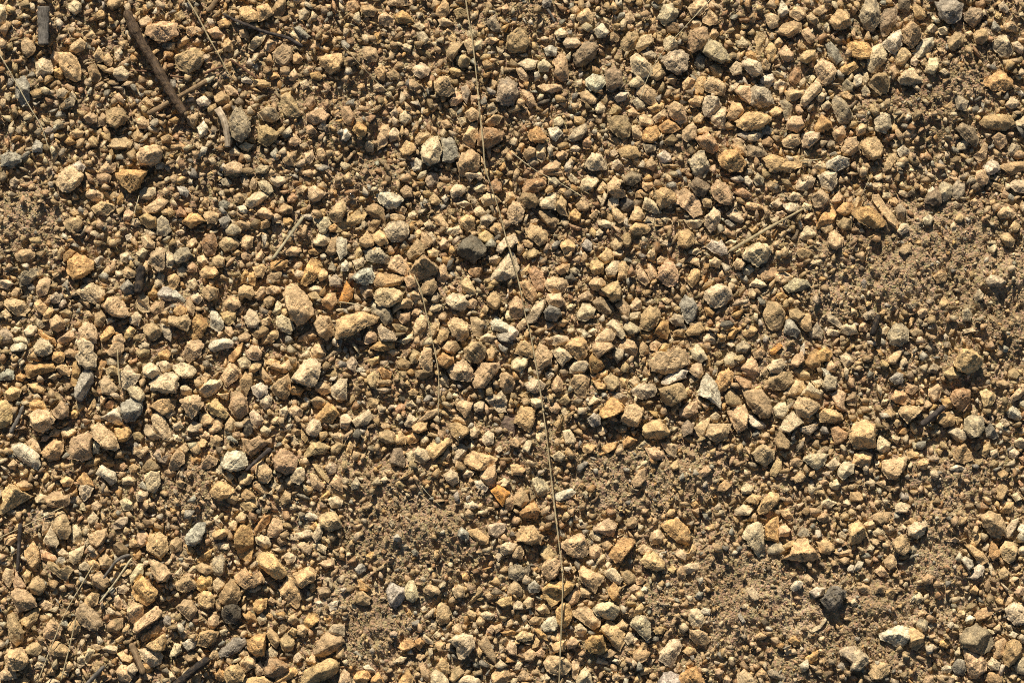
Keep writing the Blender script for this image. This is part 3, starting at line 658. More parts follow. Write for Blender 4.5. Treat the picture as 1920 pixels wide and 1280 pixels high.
o 745,1212 758,1200 772,1198 778,1210 765,1218 755,1220
w 1028,242 1045,238 1055,250 1042,265 1032,258
b 225,538 240,525 250,535 250,550 235,552
y 562,632 580,620 595,618 592,630 575,640 560,640
g 1255,600 1265,588 1280,592 1282,610 1268,612
t 1035,720 1045,702 1055,718 1055,730 1042,735 1035,730
o 1855,1030 1860,1015 1870,1025 1875,1042 1862,1050 1855,1042
g 422,430 435,420 448,425 452,435 438,442 425,440
n 448,895 460,885 475,892 468,908 450,908
y 772,800 785,790 800,792 800,805 785,812 775,808
n 945,938 955,922 965,935 960,955 948,955
n 1488,695 1500,690 1518,700 1518,712 1500,712
w 1115,55 1130,45 1142,60 1135,70 1120,70
t 1480,682 1492,665 1505,660 1508,675 1495,688
c 638,780 652,775 660,788 652,802 638,800
y 1445,880 1452,865 1465,862 1465,880 1455,892 1445,890
n 212,1020 225,1015 240,1028 238,1038 222,1038 215,1030
l 185,1048 198,1038 210,1050 208,1062 192,1065
t 682,632 692,618 705,625 705,640 685,645
o 145,900 158,885 170,898 178,912 162,908 150,908
c 1678,945 1690,940 1708,948 1700,960 1680,960
t 1695,725 1705,715 1720,720 1722,730 1710,740 1700,735
t 968,1192 980,1182 1000,1188 998,1198 982,1202 970,1198
c 1398,252 1415,245 1430,252 1422,265 1405,265
n 1770,700 1785,688 1802,700 1795,708 1780,712
l 792,1105 805,1095 822,1102 828,1110 812,1115 798,1112
n 760,150 775,150 792,162 785,172 768,168
t 872,212 885,202 898,210 895,225 882,228
w 1232,292 1245,282 1258,292 1258,302 1240,308
t 1145,388 1158,392 1175,410 1160,418 1152,410
p 400,1090 410,1080 422,1090 420,1100 408,1110 400,1102
l 980,288 992,275 1005,278 1002,295 988,302
l 398,485 410,478 422,485 420,500 408,502 398,495
o 430,665 445,650 455,642 452,662 438,678 430,675
b 1848,805 1855,790 1865,805 1872,818 1862,822 1850,818
t 390,1162 400,1148 410,1155 410,1170 400,1178 390,1172
o 1140,1105 1150,1092 1160,1102 1160,1115 1150,1125 1142,1115
y 1035,1208 1050,1200 1062,1202 1058,1220 1040,1222
b 1102,785 1115,772 1125,780 1125,795 1112,800 1105,792
g 1900,1248 1912,1235 1925,1230 1925,1265 1908,1260
n 475,902 488,905 500,915 502,928 488,925 475,915
l 910,230 925,215 942,218 935,232 920,238
t 1895,745 1910,725 1922,718 1922,735 1910,748 1898,752
c 112,198 130,185 135,172 142,182 138,198 118,205
p 638,1265 645,1252 655,1262 658,1278 645,1285 635,1280
p 675,540 688,532 700,540 698,552 685,558 678,550
t 1000,322 1020,320 1045,322 1055,320 1055,330 1035,330 1010,328
w 20,650 35,640 48,642 50,655 35,658 22,660
t 842,190 855,172 865,178 868,188 855,198 845,198
c 212,982 225,970 240,968 238,980 228,990 215,992
c 615,935 632,930 642,938 640,950 622,952
b 932,628 950,622 962,630 960,642 938,640
t 25,1095 30,1072 38,1082 48,1098 40,1105 28,1102
y 898,440 910,432 925,442 925,450 910,455 900,450
c 870,325 880,322 890,322 902,325 905,332 898,340 890,332 882,342
y 1712,8 1725,12 1735,30 1730,38 1715,32
y 398,1000 410,992 425,992 428,1002 415,1010 400,1010
t 120,630 132,618 140,632 130,640 115,645 105,638
g 1148,742 1158,735 1175,742 1178,758 1168,758 1155,750
n 1480,582 1495,578 1508,590 1495,602 1482,595
g 905,818 915,808 925,812 925,830 912,835 905,828
r 75,1038 85,1032 102,1040 108,1050 92,1052 78,1048
y 1290,190 1302,180 1318,182 1312,200 1298,202
p 1072,1242 1080,1235 1088,1245 1080,1275 1072,1265
c 485,342 498,338 508,348 512,358 505,365 490,355
p 848,1105 860,1095 872,1102 870,1118 855,1120
n 1248,50 1265,40 1275,48 1270,62 1252,62
p 50,828 62,822 72,830 78,848 70,850 58,840
t 620,905 630,890 642,900 642,920 628,915
t 1605,1098 1620,1095 1632,1100 1635,1115 1622,1115 1610,1108
t 1198,218 1210,215 1225,228 1220,238 1202,235
c 1368,130 1380,115 1390,120 1390,138 1375,142
t 960,1038 968,1025 978,1020 982,1038 978,1048 962,1045
o 748,1280 755,1265 765,1255 775,1272 772,1285 750,1290
r 878,508 888,498 905,500 902,515 892,520 882,515
c 505,335 515,330 532,332 535,342 522,350 510,345
r 1378,708 1392,708 1408,715 1408,728 1395,730
b 0,702 12,692 25,695 25,710 8,712 -2,712
y 475,502 490,495 500,502 492,520 480,518
t 255,225 268,218 280,232 275,242 260,242
c 1008,120 1020,112 1032,122 1028,135 1010,135
p 1692,255 1702,240 1718,238 1720,252 1708,260
t 758,522 770,515 782,525 780,538 765,540
g 1678,390 1688,382 1698,392 1695,412 1682,408
c 750,215 760,208 770,215 770,228 760,235 750,228
t 745,582 760,588 768,585 768,600 755,608 745,595
g 902,408 915,402 930,410 915,425 902,420
y 1750,518 1760,508 1775,512 1772,528 1758,532
c 445,675 458,668 470,675 468,688 452,692
y 958,872 970,870 985,880 978,890 960,890
c 1575,668 1590,660 1600,678 1585,690
g 1548,592 1560,585 1580,610 1575,615 1555,602
p 870,80 880,72 890,78 890,98 878,100
p 1525,312 1538,302 1550,312 1545,325 1528,325
n 1330,125 1342,120 1355,132 1352,145 1340,145
t 1080,385 1092,370 1105,385 1102,395 1085,395
n 202,2 215,-5 232,-2 225,12 210,20 202,12
r 1375,360 1392,352 1410,365 1408,372 1388,370
y 702,132 715,122 722,130 722,150 710,150
w 1458,18 1465,2 1475,12 1480,22 1468,32 1460,30
t 532,470 545,462 562,465 565,472 552,480 538,478
c 1400,1102 1410,1100 1422,1112 1422,1125 1410,1125 1402,1115
l 465,688 478,675 492,680 488,690 478,698 468,698
o 760,818 775,812 790,818 782,828 768,832 760,828
g 1718,1170 1725,1158 1738,1165 1738,1182 1725,1185 1720,1178
c 1500,802 1515,798 1530,792 1532,802 1518,815 1505,810
c 1318,635 1330,622 1342,628 1342,645 1320,642
y 740,815 750,808 762,820 760,832 742,832
t 540,258 552,250 565,265 555,275 542,272
o 100,662 110,658 120,662 120,675 110,682 98,675
o 180,690 190,675 200,680 192,695 188,710 178,705
b 1668,710 1682,698 1695,702 1692,718 1678,720
w 952,612 962,612 972,622 968,635 955,640
p 1182,238 1192,235 1205,252 1202,262 1188,260
c -5,8 10,12 12,32 8,48 -5,45
t 725,5 740,-2 762,-2 765,10 750,12 732,12
g 1148,665 1155,652 1170,655 1168,670 1158,680
w 770,305 782,295 792,305 790,320 775,320
p 265,445 275,442 290,455 288,465 272,465 268,455
y 65,568 75,562 88,575 82,590 70,585
n 502,518 512,508 528,510 525,522 512,530 502,525
c 832,428 848,428 860,422 865,435 850,442 835,438
c 350,805 362,790 380,795 375,808 358,810
t 1215,498 1220,492 1230,505 1232,520 1220,525 1215,515
y 108,685 120,680 132,695 130,705 115,700 105,690
y 930,1128 942,1120 958,1118 960,1132 942,1138
c 310,475 320,472 328,485 322,502 312,500
g 1438,1258 1450,1252 1462,1262 1472,1268 1468,1275 1450,1270 1442,1265
l 1492,470 1505,465 1520,472 1515,485 1500,485
t 30,908 45,900 58,905 60,915 45,920 35,915
g 300,610 310,608 322,620 320,640 308,630
n 520,395 532,382 548,388 548,400 530,402
g 1468,385 1482,380 1498,385 1495,398 1478,398
g 288,852 298,842 305,860 320,850 315,870 298,865
b 1302,118 1310,100 1320,108 1320,128 1308,130
n 812,410 825,400 840,422 838,428 822,422
b 990,1095 1002,1088 1015,1100 1008,1110 992,1110
p 948,1215 955,1202 968,1205 968,1228 955,1225
y 415,82 428,72 438,82 435,95 422,98
t 250,838 262,842 275,835 278,845 265,858 250,850
c 758,792 768,775 782,785 778,798 762,800
y 1342,912 1358,900 1372,910 1358,922 1345,920
g 618,522 630,515 642,525 638,538 620,535
y 1595,922 1610,922 1622,932 1615,940 1595,938
p 968,130 978,125 992,145 988,155 975,148
t 790,435 798,438 810,452 808,462 798,465 790,450
t 1665,672 1678,660 1690,658 1688,668 1678,682 1665,682
c 1850,1245 1860,1232 1875,1242 1872,1255 1858,1255
p 115,805 130,800 145,808 132,818 118,820
o 1128,840 1140,830 1158,828 1155,840 1138,850
c 242,598 255,585 265,592 260,610 245,608
y 820,635 825,618 842,620 838,635 825,645
c 585,1005 598,980 605,995 602,1008 592,1015
p 350,220 372,210 370,228 362,238 352,232
w 370,240 382,228 390,240 388,252 375,258
y 1395,382 1405,378 1428,385 1430,392 1412,395 1400,390
c 225,940 235,932 248,942 248,955 232,955
y 1875,958 1888,940 1900,942 1898,960 1880,962
b 1020,92 1032,85 1045,90 1042,105 1025,105
o 455,1150 468,1145 478,1152 482,1165 472,1168 462,1162
y 920,425 928,418 940,420 942,438 930,440 920,432
y 692,420 702,410 715,410 712,420 700,435 690,430
y 742,680 755,672 770,680 765,692 750,692
n 620,838 635,828 645,835 635,850 622,852
c 728,250 740,238 750,250 745,262 732,265
n 910,660 922,648 930,660 925,675 912,675
g 650,678 662,668 670,680 665,698 652,690
t 1460,990 1472,982 1482,992 1478,1005 1462,1005
t 212,632 225,625 235,638 225,648 210,645
c 1140,375 1150,368 1160,370 1160,385 1148,392 1140,385
p 260,40 275,30 285,38 282,50 265,52
o 1068,400 1078,392 1090,400 1088,412 1075,415 1068,410
g 1185,190 1195,182 1208,192 1210,205 1195,205
l 255,660 268,648 280,655 278,668 262,670
t 982,1225 995,1215 1005,1225 1000,1238 985,1238
c 990,752 1002,745 1018,750 1018,762 1005,765
y 650,5 665,2 675,15 662,25 652,18
p 558,1020 570,1015 585,1025 580,1038 568,1035
t 750,358 762,345 772,355 772,368 758,370
y 1042,502 1055,495 1068,495 1065,510 1052,515 1045,510
n 1435,348 1445,340 1460,348 1465,358 1450,362
y 8,1010 20,1002 32,1000 32,1012 20,1022 10,1020
t 175,105 185,88 192,98 195,115 182,118
l 835,780 855,778 875,788 872,795 848,790
p 72,1132 82,1122 98,1132 95,1142 82,1145
b 318,548 330,545 348,562 345,568 325,562
l 128,252 142,242 158,248 152,260 135,260
t 1522,22 1538,12 1552,8 1550,22 1538,30 1525,25
c 45,620 58,608 70,612 65,628 50,630
y 475,150 492,150 508,155 505,165 480,162
t 1085,555 1100,545 1112,555 1110,565 1098,562 1085,565
p 542,765 555,760 568,768 565,780 550,780
l 1585,750 1598,735 1605,735 1605,760 1590,758
g 560,22 570,15 582,22 575,38 562,38
c 1078,1175 1088,1168 1100,1180 1095,1192 1082,1192
g 1890,282 1898,268 1910,275 1905,295 1892,292
t 805,620 818,600 825,602 820,622 812,632 805,630
y 1392,622 1408,610 1420,618 1412,630 1395,630
t 1145,458 1155,445 1168,452 1165,465 1152,470
c 298,682 310,675 322,685 320,695 305,698
l 442,418 455,412 470,418 470,428 455,430 445,425
y 232,622 242,610 255,618 248,632 235,635
g 865,165 875,160 882,172 875,195 868,185
w 368,188 382,180 395,188 392,198 375,200
g 1580,158 1588,148 1600,158 1598,172 1582,172
p 595,1105 605,1100 620,1105 618,1118 602,1120
c 322,1218 328,1205 338,1208 340,1220 330,1230 318,1230
o 1510,1232 1525,1222 1535,1218 1532,1235 1522,1242 1510,1240
y 248,255 258,242 268,250 270,265 252,265
t 498,82 510,75 520,78 515,92 502,100 498,92
y 1215,202 1232,192 1245,195 1242,205 1225,212
c 1450,158 1462,150 1478,158 1470,170 1455,168
t 478,552 488,538 498,538 498,552 488,562 478,560
p 478,1245 488,1240 495,1252 495,1262 482,1268 478,1258
t 182,225 192,212 202,220 198,235 182,238
p 1180,575 1192,558 1202,565 1202,580 1188,582
c 1885,198 1895,182 1910,190 1908,200 1895,205
w 1518,1108 1530,1100 1545,1102 1542,1115 1528,1120
t 158,220 170,210 182,218 180,230 165,232
t 1280,155 1290,145 1302,150 1298,165 1282,168
l 228,510 238,500 252,508 255,518 240,522
y 1835,848 1845,835 1855,828 1858,840 1848,858
c 1120,415 1132,412 1152,418 1152,425 1138,428 1122,422
y 82,585 95,570 100,582 90,600 80,602
w 1150,182 1162,172 1178,175 1172,188 1158,192
c 25,635 38,630 55,635 52,645 28,645
c 1405,535 1418,522 1430,525 1438,535 1425,540
p 598,1055 610,1048 625,1048 628,1060 610,1065
t 500,540 512,535 528,540 525,548 512,552 500,550
o 542,728 555,722 570,730 565,740 548,740
l 345,1232 358,1220 372,1228 365,1240 350,1240
o 710,692 720,688 735,700 730,710 718,710
b 410,412 428,402 432,412 422,430 415,425
n 425,932 438,920 448,935 440,945 428,942
y 165,1052 178,1048 188,1060 185,1070 170,1068
t 1375,495 1382,482 1398,492 1392,505 1380,505
g 1805,582 1815,578 1822,588 1820,602 1805,602
w 342,1205 352,1198 368,1202 365,1212 352,1220
c 530,1042 542,1035 555,1042 552,1052 540,1058
t 1062,1205 1072,1192 1085,1202 1078,1215 1065,1215
t 558,1172 568,1170 578,1180 570,1195 558,1188
g 782,62 795,60 805,75 795,85 785,75
n 525,935 535,920 545,925 545,940 530,945
t 1882,45 1895,40 1908,52 1900,60 1885,58
n 588,872 595,870 618,898 615,905 600,892
t 348,568 355,558 365,575 362,592 352,585
n 1168,442 1178,435 1185,452 1178,465 1168,458
c 610,875 620,865 630,870 630,885 618,890
w 1600,145 1610,138 1618,145 1615,160 1602,165
t 1005,1140 1018,1132 1030,1132 1030,1148 1015,1150
c 888,395 900,385 912,400 905,410 890,402
y 112,900 125,892 138,900 132,912 120,912
c 255,928 262,918 278,925 272,938 258,940
y 1462,955 1478,955 1488,970 1480,978 1468,968
o 695,1272 710,1260 722,1280 708,1288 695,1285
p 1225,220 1245,205 1250,215 1240,228 1230,230
w 1682,282 1692,272 1705,282 1702,292 1688,295
c 900,630 915,625 930,632 920,640 898,640
y 220,1225 230,1220 248,1232 245,1240 228,1238
c 478,318 490,308 505,312 500,325 480,325
y 452,928 462,915 475,925 478,932 462,938
y 1398,938 1410,925 1425,930 1420,945 1405,942
b 860,995 865,988 878,998 878,1010 865,1012 858,1002
p 820,452 830,445 842,452 840,465 828,468
n 485,692 492,688 508,710 500,718 490,708
n 690,755 705,740 712,748 705,768 695,762
n 1210,305 1222,295 1232,310 1225,320 1212,315
b 60,278 68,262 80,270 78,285 62,285
t 420,162 432,160 445,172 442,180 428,180
n 768,670 775,655 788,662 782,678 772,682
y 1718,868 1732,858 1742,868 1735,880 1722,878
w 1802,1048 1810,1042 1822,1050 1825,1062 1815,1068
t 1605,242 1615,230 1625,235 1622,250 1608,255
o 1168,828 1178,818 1195,825 1180,838 1170,838
n 850,20 865,15 875,22 872,32 858,35
c 190,1215 205,1208 220,1212 218,1225 200,1222
n 1808,1148 1815,1132 1830,1125 1830,1140 1818,1150
o 325,582 338,572 350,580 348,590 332,592
o 402,1262 412,1252 422,1260 418,1278 405,1272
y 1280,1038 1295,1035 1298,1020 1305,1028 1302,1040 1290,1048 1275,1045
g 1200,98 1218,95 1230,100 1228,108 1212,112
c 1548,872 1565,858 1575,870 1562,882
o 1765,748 1780,745 1788,762 1772,768
o 118,478 130,468 142,472 132,488 120,490
n 198,692 210,685 220,690 220,702 202,705
c 290,530 298,512 308,518 305,535 292,540
o 465,515 472,502 480,518 478,535 468,532
n 1488,895 1500,882 1512,892 1505,902 1492,905
p 620,815 635,810 645,815 642,830 630,828
c 338,725 348,720 360,730 355,742 340,738
t 1310,885 1325,872 1335,880 1325,892 1312,895
p 880,805 888,798 900,805 895,820 882,820
o 365,1055 378,1040 398,1028 395,1040 385,1050 370,1055
g 1495,1002 1505,988 1515,992 1518,1005 1502,1010
c 682,272 692,262 702,270 700,285 688,285
t 1685,470 1692,460 1708,458 1708,472 1695,478
t 1640,1070 1652,1060 1660,1068 1668,1082 1650,1080
n 395,820 405,815 418,822 410,835 398,835
t 1872,1072 1882,1062 1892,1072 1888,1085 1875,1085
p 822,38 832,32 852,45 840,50 825,48
p 848,1175 860,1168 872,1180 862,1190 850,1185
c 1002,815 1015,805 1022,812 1018,830 1008,828
w 135,310 148,302 160,312 155,322 140,320
n 1198,652 1205,640 1215,650 1215,662 1202,668
c 1865,798 1875,792 1885,802 1895,808 1888,815 1875,810
p 1198,1028 1208,1020 1225,1030 1218,1038 1202,1038
y 1820,1018 1830,1000 1840,1000 1840,1010 1830,1025 1822,1022
p 92,115 100,95 108,100 108,118 100,125
y 1090,840 1102,832 1118,835 1110,848 1098,850
c 1390,915 1400,905 1412,912 1408,925 1392,925
n 1890,695 1902,690 1912,702 1905,712 1892,708
t 1548,682 1558,675 1570,688 1565,698 1552,695
l 725,138 738,130 748,138 748,148 732,150
t 78,990 85,972 95,980 90,998 80,1002
b 665,1065 675,1055 688,1060 685,1070 672,1078
l 595,282 605,275 612,292 605,302 595,298
c 585,1022 595,1015 612,1025 610,1038 598,1032
l 728,405 740,400 758,405 758,412 740,415 730,410
t 950,362 960,360 968,370 960,382 948,380
b 550,52 562,50 580,68 575,72 562,68
n 495,562 505,555 515,560 512,572 502,578 495,570
c 498,1220 508,1212 520,1222 518,1232 502,1232
c 105,170 118,165 128,172 122,185 108,182
c 158,1235 165,1215 178,1218 172,1232 162,1245
n 420,322 455,322 455,330 438,332 422,330
c 1682,435 1690,420 1702,420 1705,432 1692,440
c 885,760 900,752 908,755 905,770 892,772
r 328,392 338,388 350,398 348,408 330,405
c 1105,1002 1115,992 1128,1005 1125,1015 1112,1012
y 595,515 605,502 615,512 612,522 600,528
c 510,585 520,565 528,570 528,585 518,592
w 890,902 902,900 915,915 910,922 895,915
t 970,1268 980,1255 992,1262 990,1275 975,1275
t 1565,1035 1578,1028 1595,1030 1595,1040 1575,1042
p 1170,30 1182,22 1190,38 1182,45 1170,42
c 1380,78 1392,70 1402,80 1400,90 1385,90
c 1795,270 1808,262 1818,265 1810,280 1795,282
g 1618,590 1630,580 1640,582 1638,598 1625,600
y 1700,850 1710,842 1725,848 1722,858 1705,860
c 0,525 15,525 25,532 12,542 0,538
c 872,942 888,938 898,948 888,955 872,952
p 982,1128 990,1118 1000,1122 998,1138 985,1142
y 880,1128 892,1110 898,1098 905,1105 900,1118 885,1130
c 900,1150 912,1145 928,1152 920,1162 905,1160
c 1898,82 1908,78 1920,92 1915,102 1902,95
l 1538,428 1550,418 1562,420 1560,432 1548,438
p 1330,490 1340,482 1352,490 1348,502 1332,500
c 228,898 240,892 255,900 248,908 230,908
c 1540,940 1552,935 1568,942 1555,952 1542,950
n 1412,662 1425,652 1435,660 1428,672 1415,672
c 218,1102 230,1092 242,1102 235,1112 220,1110
l 990,1162 1002,1155 1018,1158 1012,1170 995,1170
y 1442,210 1455,200 1468,205 1462,215 1448,220
g 92,558 105,548 115,555 110,568 98,568
n 1175,975 1185,968 1195,980 1188,990 1175,988
p 1265,1038 1275,1028 1288,1038 1285,1052 1272,1045
t 1482,862 1495,858 1508,865 1498,875 1482,872
p 212,1118 222,1115 230,1132 225,1142 215,1135
n 172,1252 182,1238 192,1245 192,1255 178,1262
n 1088,1102 1100,1102 1110,1110 1105,1120 1090,1118
l 1615,985 1625,978 1638,975 1640,988 1628,995
n 1245,265 1260,252 1270,262 1262,272 1250,272
o 1365,622 1375,612 1385,618 1375,635 1365,635
c 165,970 175,960 185,970 182,980 172,982 165,978
n 735,608 752,608 765,615 762,622 745,622
c 1170,1198 1178,1185 1190,1188 1188,1202 1178,1208
t 1600,382 1608,368 1620,375 1615,388 1602,392
y 842,130 855,125 868,135 860,145 848,140
w 640,245 650,242 658,255 650,265 640,262
g 1205,270 1230,272 1228,282 1212,288
c 358,555 370,548 380,560 372,570 360,565
o 298,662 312,655 320,662 315,675 300,672
t 1868,715 1882,712 1895,722 1882,730 1868,722
l 192,112 202,100 212,112 208,125 198,122
t 1705,622 1718,615 1730,618 1730,628 1712,632
c 1900,230 1920,218 1935,225 1925,240 1902,238
t 1315,372 1325,368 1335,378 1332,390 1320,388
c 65,935 75,925 90,930 85,942 70,942
r 735,772 748,758 762,752 758,768 745,775
t 1042,292 1052,280 1065,288 1062,298 1048,300
y 495,675 510,672 525,678 518,688 498,682
p 572,292 585,282 590,295 582,308 572,302
t 445,55 458,52 465,60 468,72 452,70
t 575,185 588,180 592,195 582,205 575,198
t 448,630 460,622 470,628 465,640 448,640
n 988,472 1000,465 1010,472 1005,482 990,485
n 1532,972 1542,960 1552,962 1555,975 1545,980
o 1110,712 1128,718 1140,720 1135,730 1120,730
p 1512,32 1522,25 1535,38 1528,48 1515,40
c 1040,62 1052,52 1062,60 1060,70 1045,72
n 438,368 450,362 460,372 452,382 440,380
w 172,838 180,822 188,832 185,848 175,850
n 1140,68 1152,58 1162,68 1158,78 1145,78
t 1558,375 1572,360 1580,368 1575,380 1560,382
c 630,1198 640,1210 645,1225 630,1230
w 1482,1100 1492,1088 1505,1090 1502,1102 1488,1108
c 1035,855 1048,845 1060,855 1052,865 1040,862
o 408,42 420,35 432,42 428,52 412,52
g 1412,338 1420,325 1432,335 1430,345 1418,348
c 1710,1122 1718,1110 1725,1110 1732,1122 1720,1132
c 1635,998 1648,988 1660,995 1658,1005 1642,1005
d 605,678 622,660 640,648 640,660 622,670
p 352,528 365,522 372,535 365,545 355,540
l 1728,1085 1740,1075 1750,1080 1748,1092 1735,1095
y 160,868 175,858 188,860 180,872 162,875
y 1418,1262 1428,1252 1440,1258 1438,1270 1422,1270
t 502,688 515,678 535,688 525,695
o 1398,100 1408,95 1418,102 1418,115 1402,112
b 332,350 345,350 355,360 350,370 338,365
p 370,482 382,478 390,492 380,500 370,492
b 1090,460 1100,448 1110,455 1108,470 1100,470
n 1270,1072 1275,1060 1285,1062 1285,1082 1272,1082
c 1515,1180 1538,1170 1550,1152 1552,1160 1538,1178 1522,1185
y 548,105 558,98 568,110 560,120 550,118
l 1142,260 1158,258 1175,260 1175,268 1155,270
c 988,298 1000,292 1010,305 1000,312 990,310
t 875,565 885,558 895,565 890,578 878,578
n 805,372 815,362 825,375 820,385 808,382
y 832,60 840,55 855,70 852,80 842,75
c 662,490 672,485 685,490 680,500 668,505
t 1285,490 1298,480 1310,485 1312,500 1300,495
c 1115,200 1125,192 1135,202 1132,212 1118,212
p 232,398 242,392 250,400 242,415 232,412
c 915,485 930,478 942,482 932,495 918,492
g 302,85 315,78 328,82 325,95 310,92
c 1475,372 1488,360 1500,365 1498,375 1485,378
t 350,52 365,50 370,62 358,70 350,62
y 1762,568 1770,555 1780,568 1772,580 1762,578
t 1610,612 1620,602 1632,610 1625,622 1612,620
y 1262,622 1275,615 1285,618 1282,632 1265,630
n 1145,202 1158,198 1165,205 1158,215 1142,215
c 105,1030 118,1028 130,1038 122,1048 110,1040
o 102,132 112,128 120,138 115,150 102,145
c 1148,305 1158,298 1168,310 1160,318 1148,318
c 888,352 900,342 912,350 905,360 892,360
c 912,200 925,192 932,208 925,215 915,210
t 332,80 348,68 358,72 352,80 335,90
t 522,1180 532,1162 540,1175 532,1188 525,1190
n 1125,1020 1140,1012 1148,1022 1140,1032 1128,1028
o 670,1085 682,1092 695,1102 688,1108 675,1105
g 1825,558 1835,542 1845,552 1842,562 1830,565
r 350,498 360,490 370,500 368,510 355,510
y 1185,1155 1192,1140 1202,1130 1208,1138 1202,1150
r 1428,265 1440,255 1450,265 1445,275 1430,272
c 405,1020 420,1015 432,1020 428,1030 410,1028
w 568,968 580,960 592,965 598,972 585,975 570,972
c 525,768 538,760 542,772 535,785 525,778
y 1075,220 1085,218 1098,222 1092,235 1078,232
o 1002,1180 1010,1178 1030,1195 1028,1200 1012,1195
n 165,262 175,255 185,265 182,275 170,275
y 180,25 190,18 200,25 195,35 180,38
c 225,478 238,472 245,480 240,492 228,490
g 1028,335 1040,332 1050,342 1042,350 1030,348
t 1218,645 1230,638 1240,645 1230,658 1220,655
c 238,1250 250,1242 258,1255 252,1265 240,1258
t 1240,1202 1248,1180 1255,1172 1258,1188 1248,1202
n 785,92 800,95 815,105 805,110 788,102
c 760,632 772,625 775,635 760,645 745,640
q 1442,658 1462,642 1468,650 1455,662 1448,665
g 1730,410 1740,402 1750,408 1745,422 1735,422
n 1048,750 1060,740 1072,750 1062,760 1050,755
c 1890,845 1902,840 1912,848 1902,860 1892,855
t 442,970 452,960 462,965 458,980 445,978
g 1872,10 1882,2 1892,18 1888,25 1875,20
w 612,1135 622,1128 635,1125 630,1142 620,1145
n 495,1085 505,1080 520,1095 518,1105 505,1095
c 448,275 460,268 475,272 465,285 455,282
y 1280,1220 1290,1212 1302,1215 1305,1222 1292,1230
t 1668,128 1678,122 1682,138 1675,150 1668,142
t 802,470 812,465 822,470 820,482 805,482
c 1852,462 1862,452 1870,465 1862,478 1855,472
n 1658,772 1670,765 1680,775 1672,785 1660,780
y 302,258 315,252 325,258 320,268 305,268
c 270,430 282,430 295,438 285,448 275,442
t 490,602 502,590 510,598 505,610 492,610
n 248,812 260,808 270,818 265,828 252,822
t 120,662 130,652 142,660 138,670 125,670
l 1158,1170 1168,1160 1178,1170 1175,1180 1160,1178
c 700,162 710,155 725,168 720,172 705,172
c 255,475 268,465 278,470 270,485 258,480
t 1345,635 1355,618 1362,630 1358,642 1345,642
l 1855,342 1868,340 1880,350 1878,360 1860,350
g 1742,690 1750,680 1762,688 1755,700 1742,698
n 540,1155 552,1150 560,1162 550,1170 540,1165
p 1178,715 1190,705 1200,718 1188,728
r 1092,265 1102,258 1110,268 1105,280 1095,278
c 1292,50 1300,38 1312,38 1315,48 1300,55
c 332,505 342,498 350,508 345,520 335,518
c 988,825 998,825 992,850 980,840
o 582,138 598,135 605,145 598,152 585,148
c 575,542 588,535 602,538 600,548 590,550
p 970,610 982,595 988,602 985,615 975,620
y 1162,710 1170,705 1178,710 1175,728 1165,725
b 1040,995 1050,988 1062,1005 1055,1010 1045,1005
o 358,858 368,850 380,860 372,868 360,868
n 1300,222 1312,212 1320,220 1315,232 1302,230
c 68,595 80,598 85,610 75,618 68,608
y 815,1205 825,1202 835,1205 830,1222 822,1220
t 265,190 275,182 288,198 278,205
t 1250,145 1260,140 1270,148 1265,160 1252,155
c 1555,905 1568,898 1575,908 1570,918 1558,915
t 880,180 898,178 902,190 885,195
w 640,495 648,488 658,498 652,508 640,508
c 1178,590 1188,585 1200,585 1198,598 1182,600
y 160,778 168,760 178,745 180,758 172,770 165,780
p 1720,585 1728,578 1738,580 1738,592 1725,598
p 1120,802 1130,798 1140,808 1130,818 1120,812
n 578,552 590,545 602,558 600,562 585,562
y 488,418 498,410 508,415 505,425 492,430
p 542,140 552,130 560,145 552,152 542,150
t 575,238 582,232 595,248 588,252 575,250
p 1505,1082 1515,1075 1525,1085 1520,1095 1508,1092
g 260,648 270,640 280,645 280,655 265,658
t 1030,765 1042,755 1052,765 1045,775 1035,772
t 1130,1228 1145,1215 1155,1222 1148,1232 1135,1232
c 1900,828 1915,820 1925,830 1922,840 1908,838
c 1038,225 1050,218 1058,230 1050,238 1040,235
c 762,850 772,845 778,855 775,868 765,865
l 875,1148 882,1142 895,1150 890,1162 880,1160
g 1738,648 1745,638 1755,658 1742,660 1732,652
w 1392,505 1402,498 1415,505 1405,515 1395,515
b 1428,242 1438,235 1448,242 1445,252 1430,252
y 1660,1110 1670,1102 1680,1110 1675,1120 1662,1120
t 910,75 922,68 935,75 922,85 912,82
c 805,580 815,568 828,572 825,582 812,585
c 488,805 495,798 508,805 502,818 492,815
n 1255,872 1270,860 1275,878 1262,882
c 482,1160 490,1148 500,1158 498,1168 488,1170
c 802,1175 808,1158 818,1168 818,1180 805,1180
c 825,710 835,702 842,712 840,725 828,720
c 875,60 888,55 898,65 888,72 878,70
c 1550,620 1555,615 1575,622 1570,630 1552,628
t 575,1238 585,1225 595,1238 590,1245 578,1245
p 1902,1110 1910,1098 1920,1100 1918,1115 1908,1118
r 538,370 548,362 558,370 552,380 540,380
t 1120,355 1130,340 1138,348 1132,362 1122,362
t 90,818 102,802 115,808 110,818
y 665,472 672,462 682,472 678,482 668,485
n 328,28 340,20 348,32 338,40 328,35
y 1305,245 1322,238 1332,242 1328,250 1310,252
g 658,908 668,895 675,905 672,915 660,918
n 392,1230 402,1215 412,1228 408,1235 395,1235
b 1858,45 1865,40 1878,55 1872,62 1860,55
y 980,452 990,448 1000,455 998,468 985,462
c 148,1060 158,1052 168,1060 165,1070 150,1068
p 912,1180 922,1170 930,1175 922,1192 912,1188
c 1530,182 1540,172 1550,175 1545,188 1535,192
o 450,522 460,505 465,512 462,530 452,530
c 932,905 945,895 955,902 950,912 935,910
t 955,835 965,818 975,830 972,840
b 105,1052 110,1045 120,1042 122,1055 118,1062 108,1060
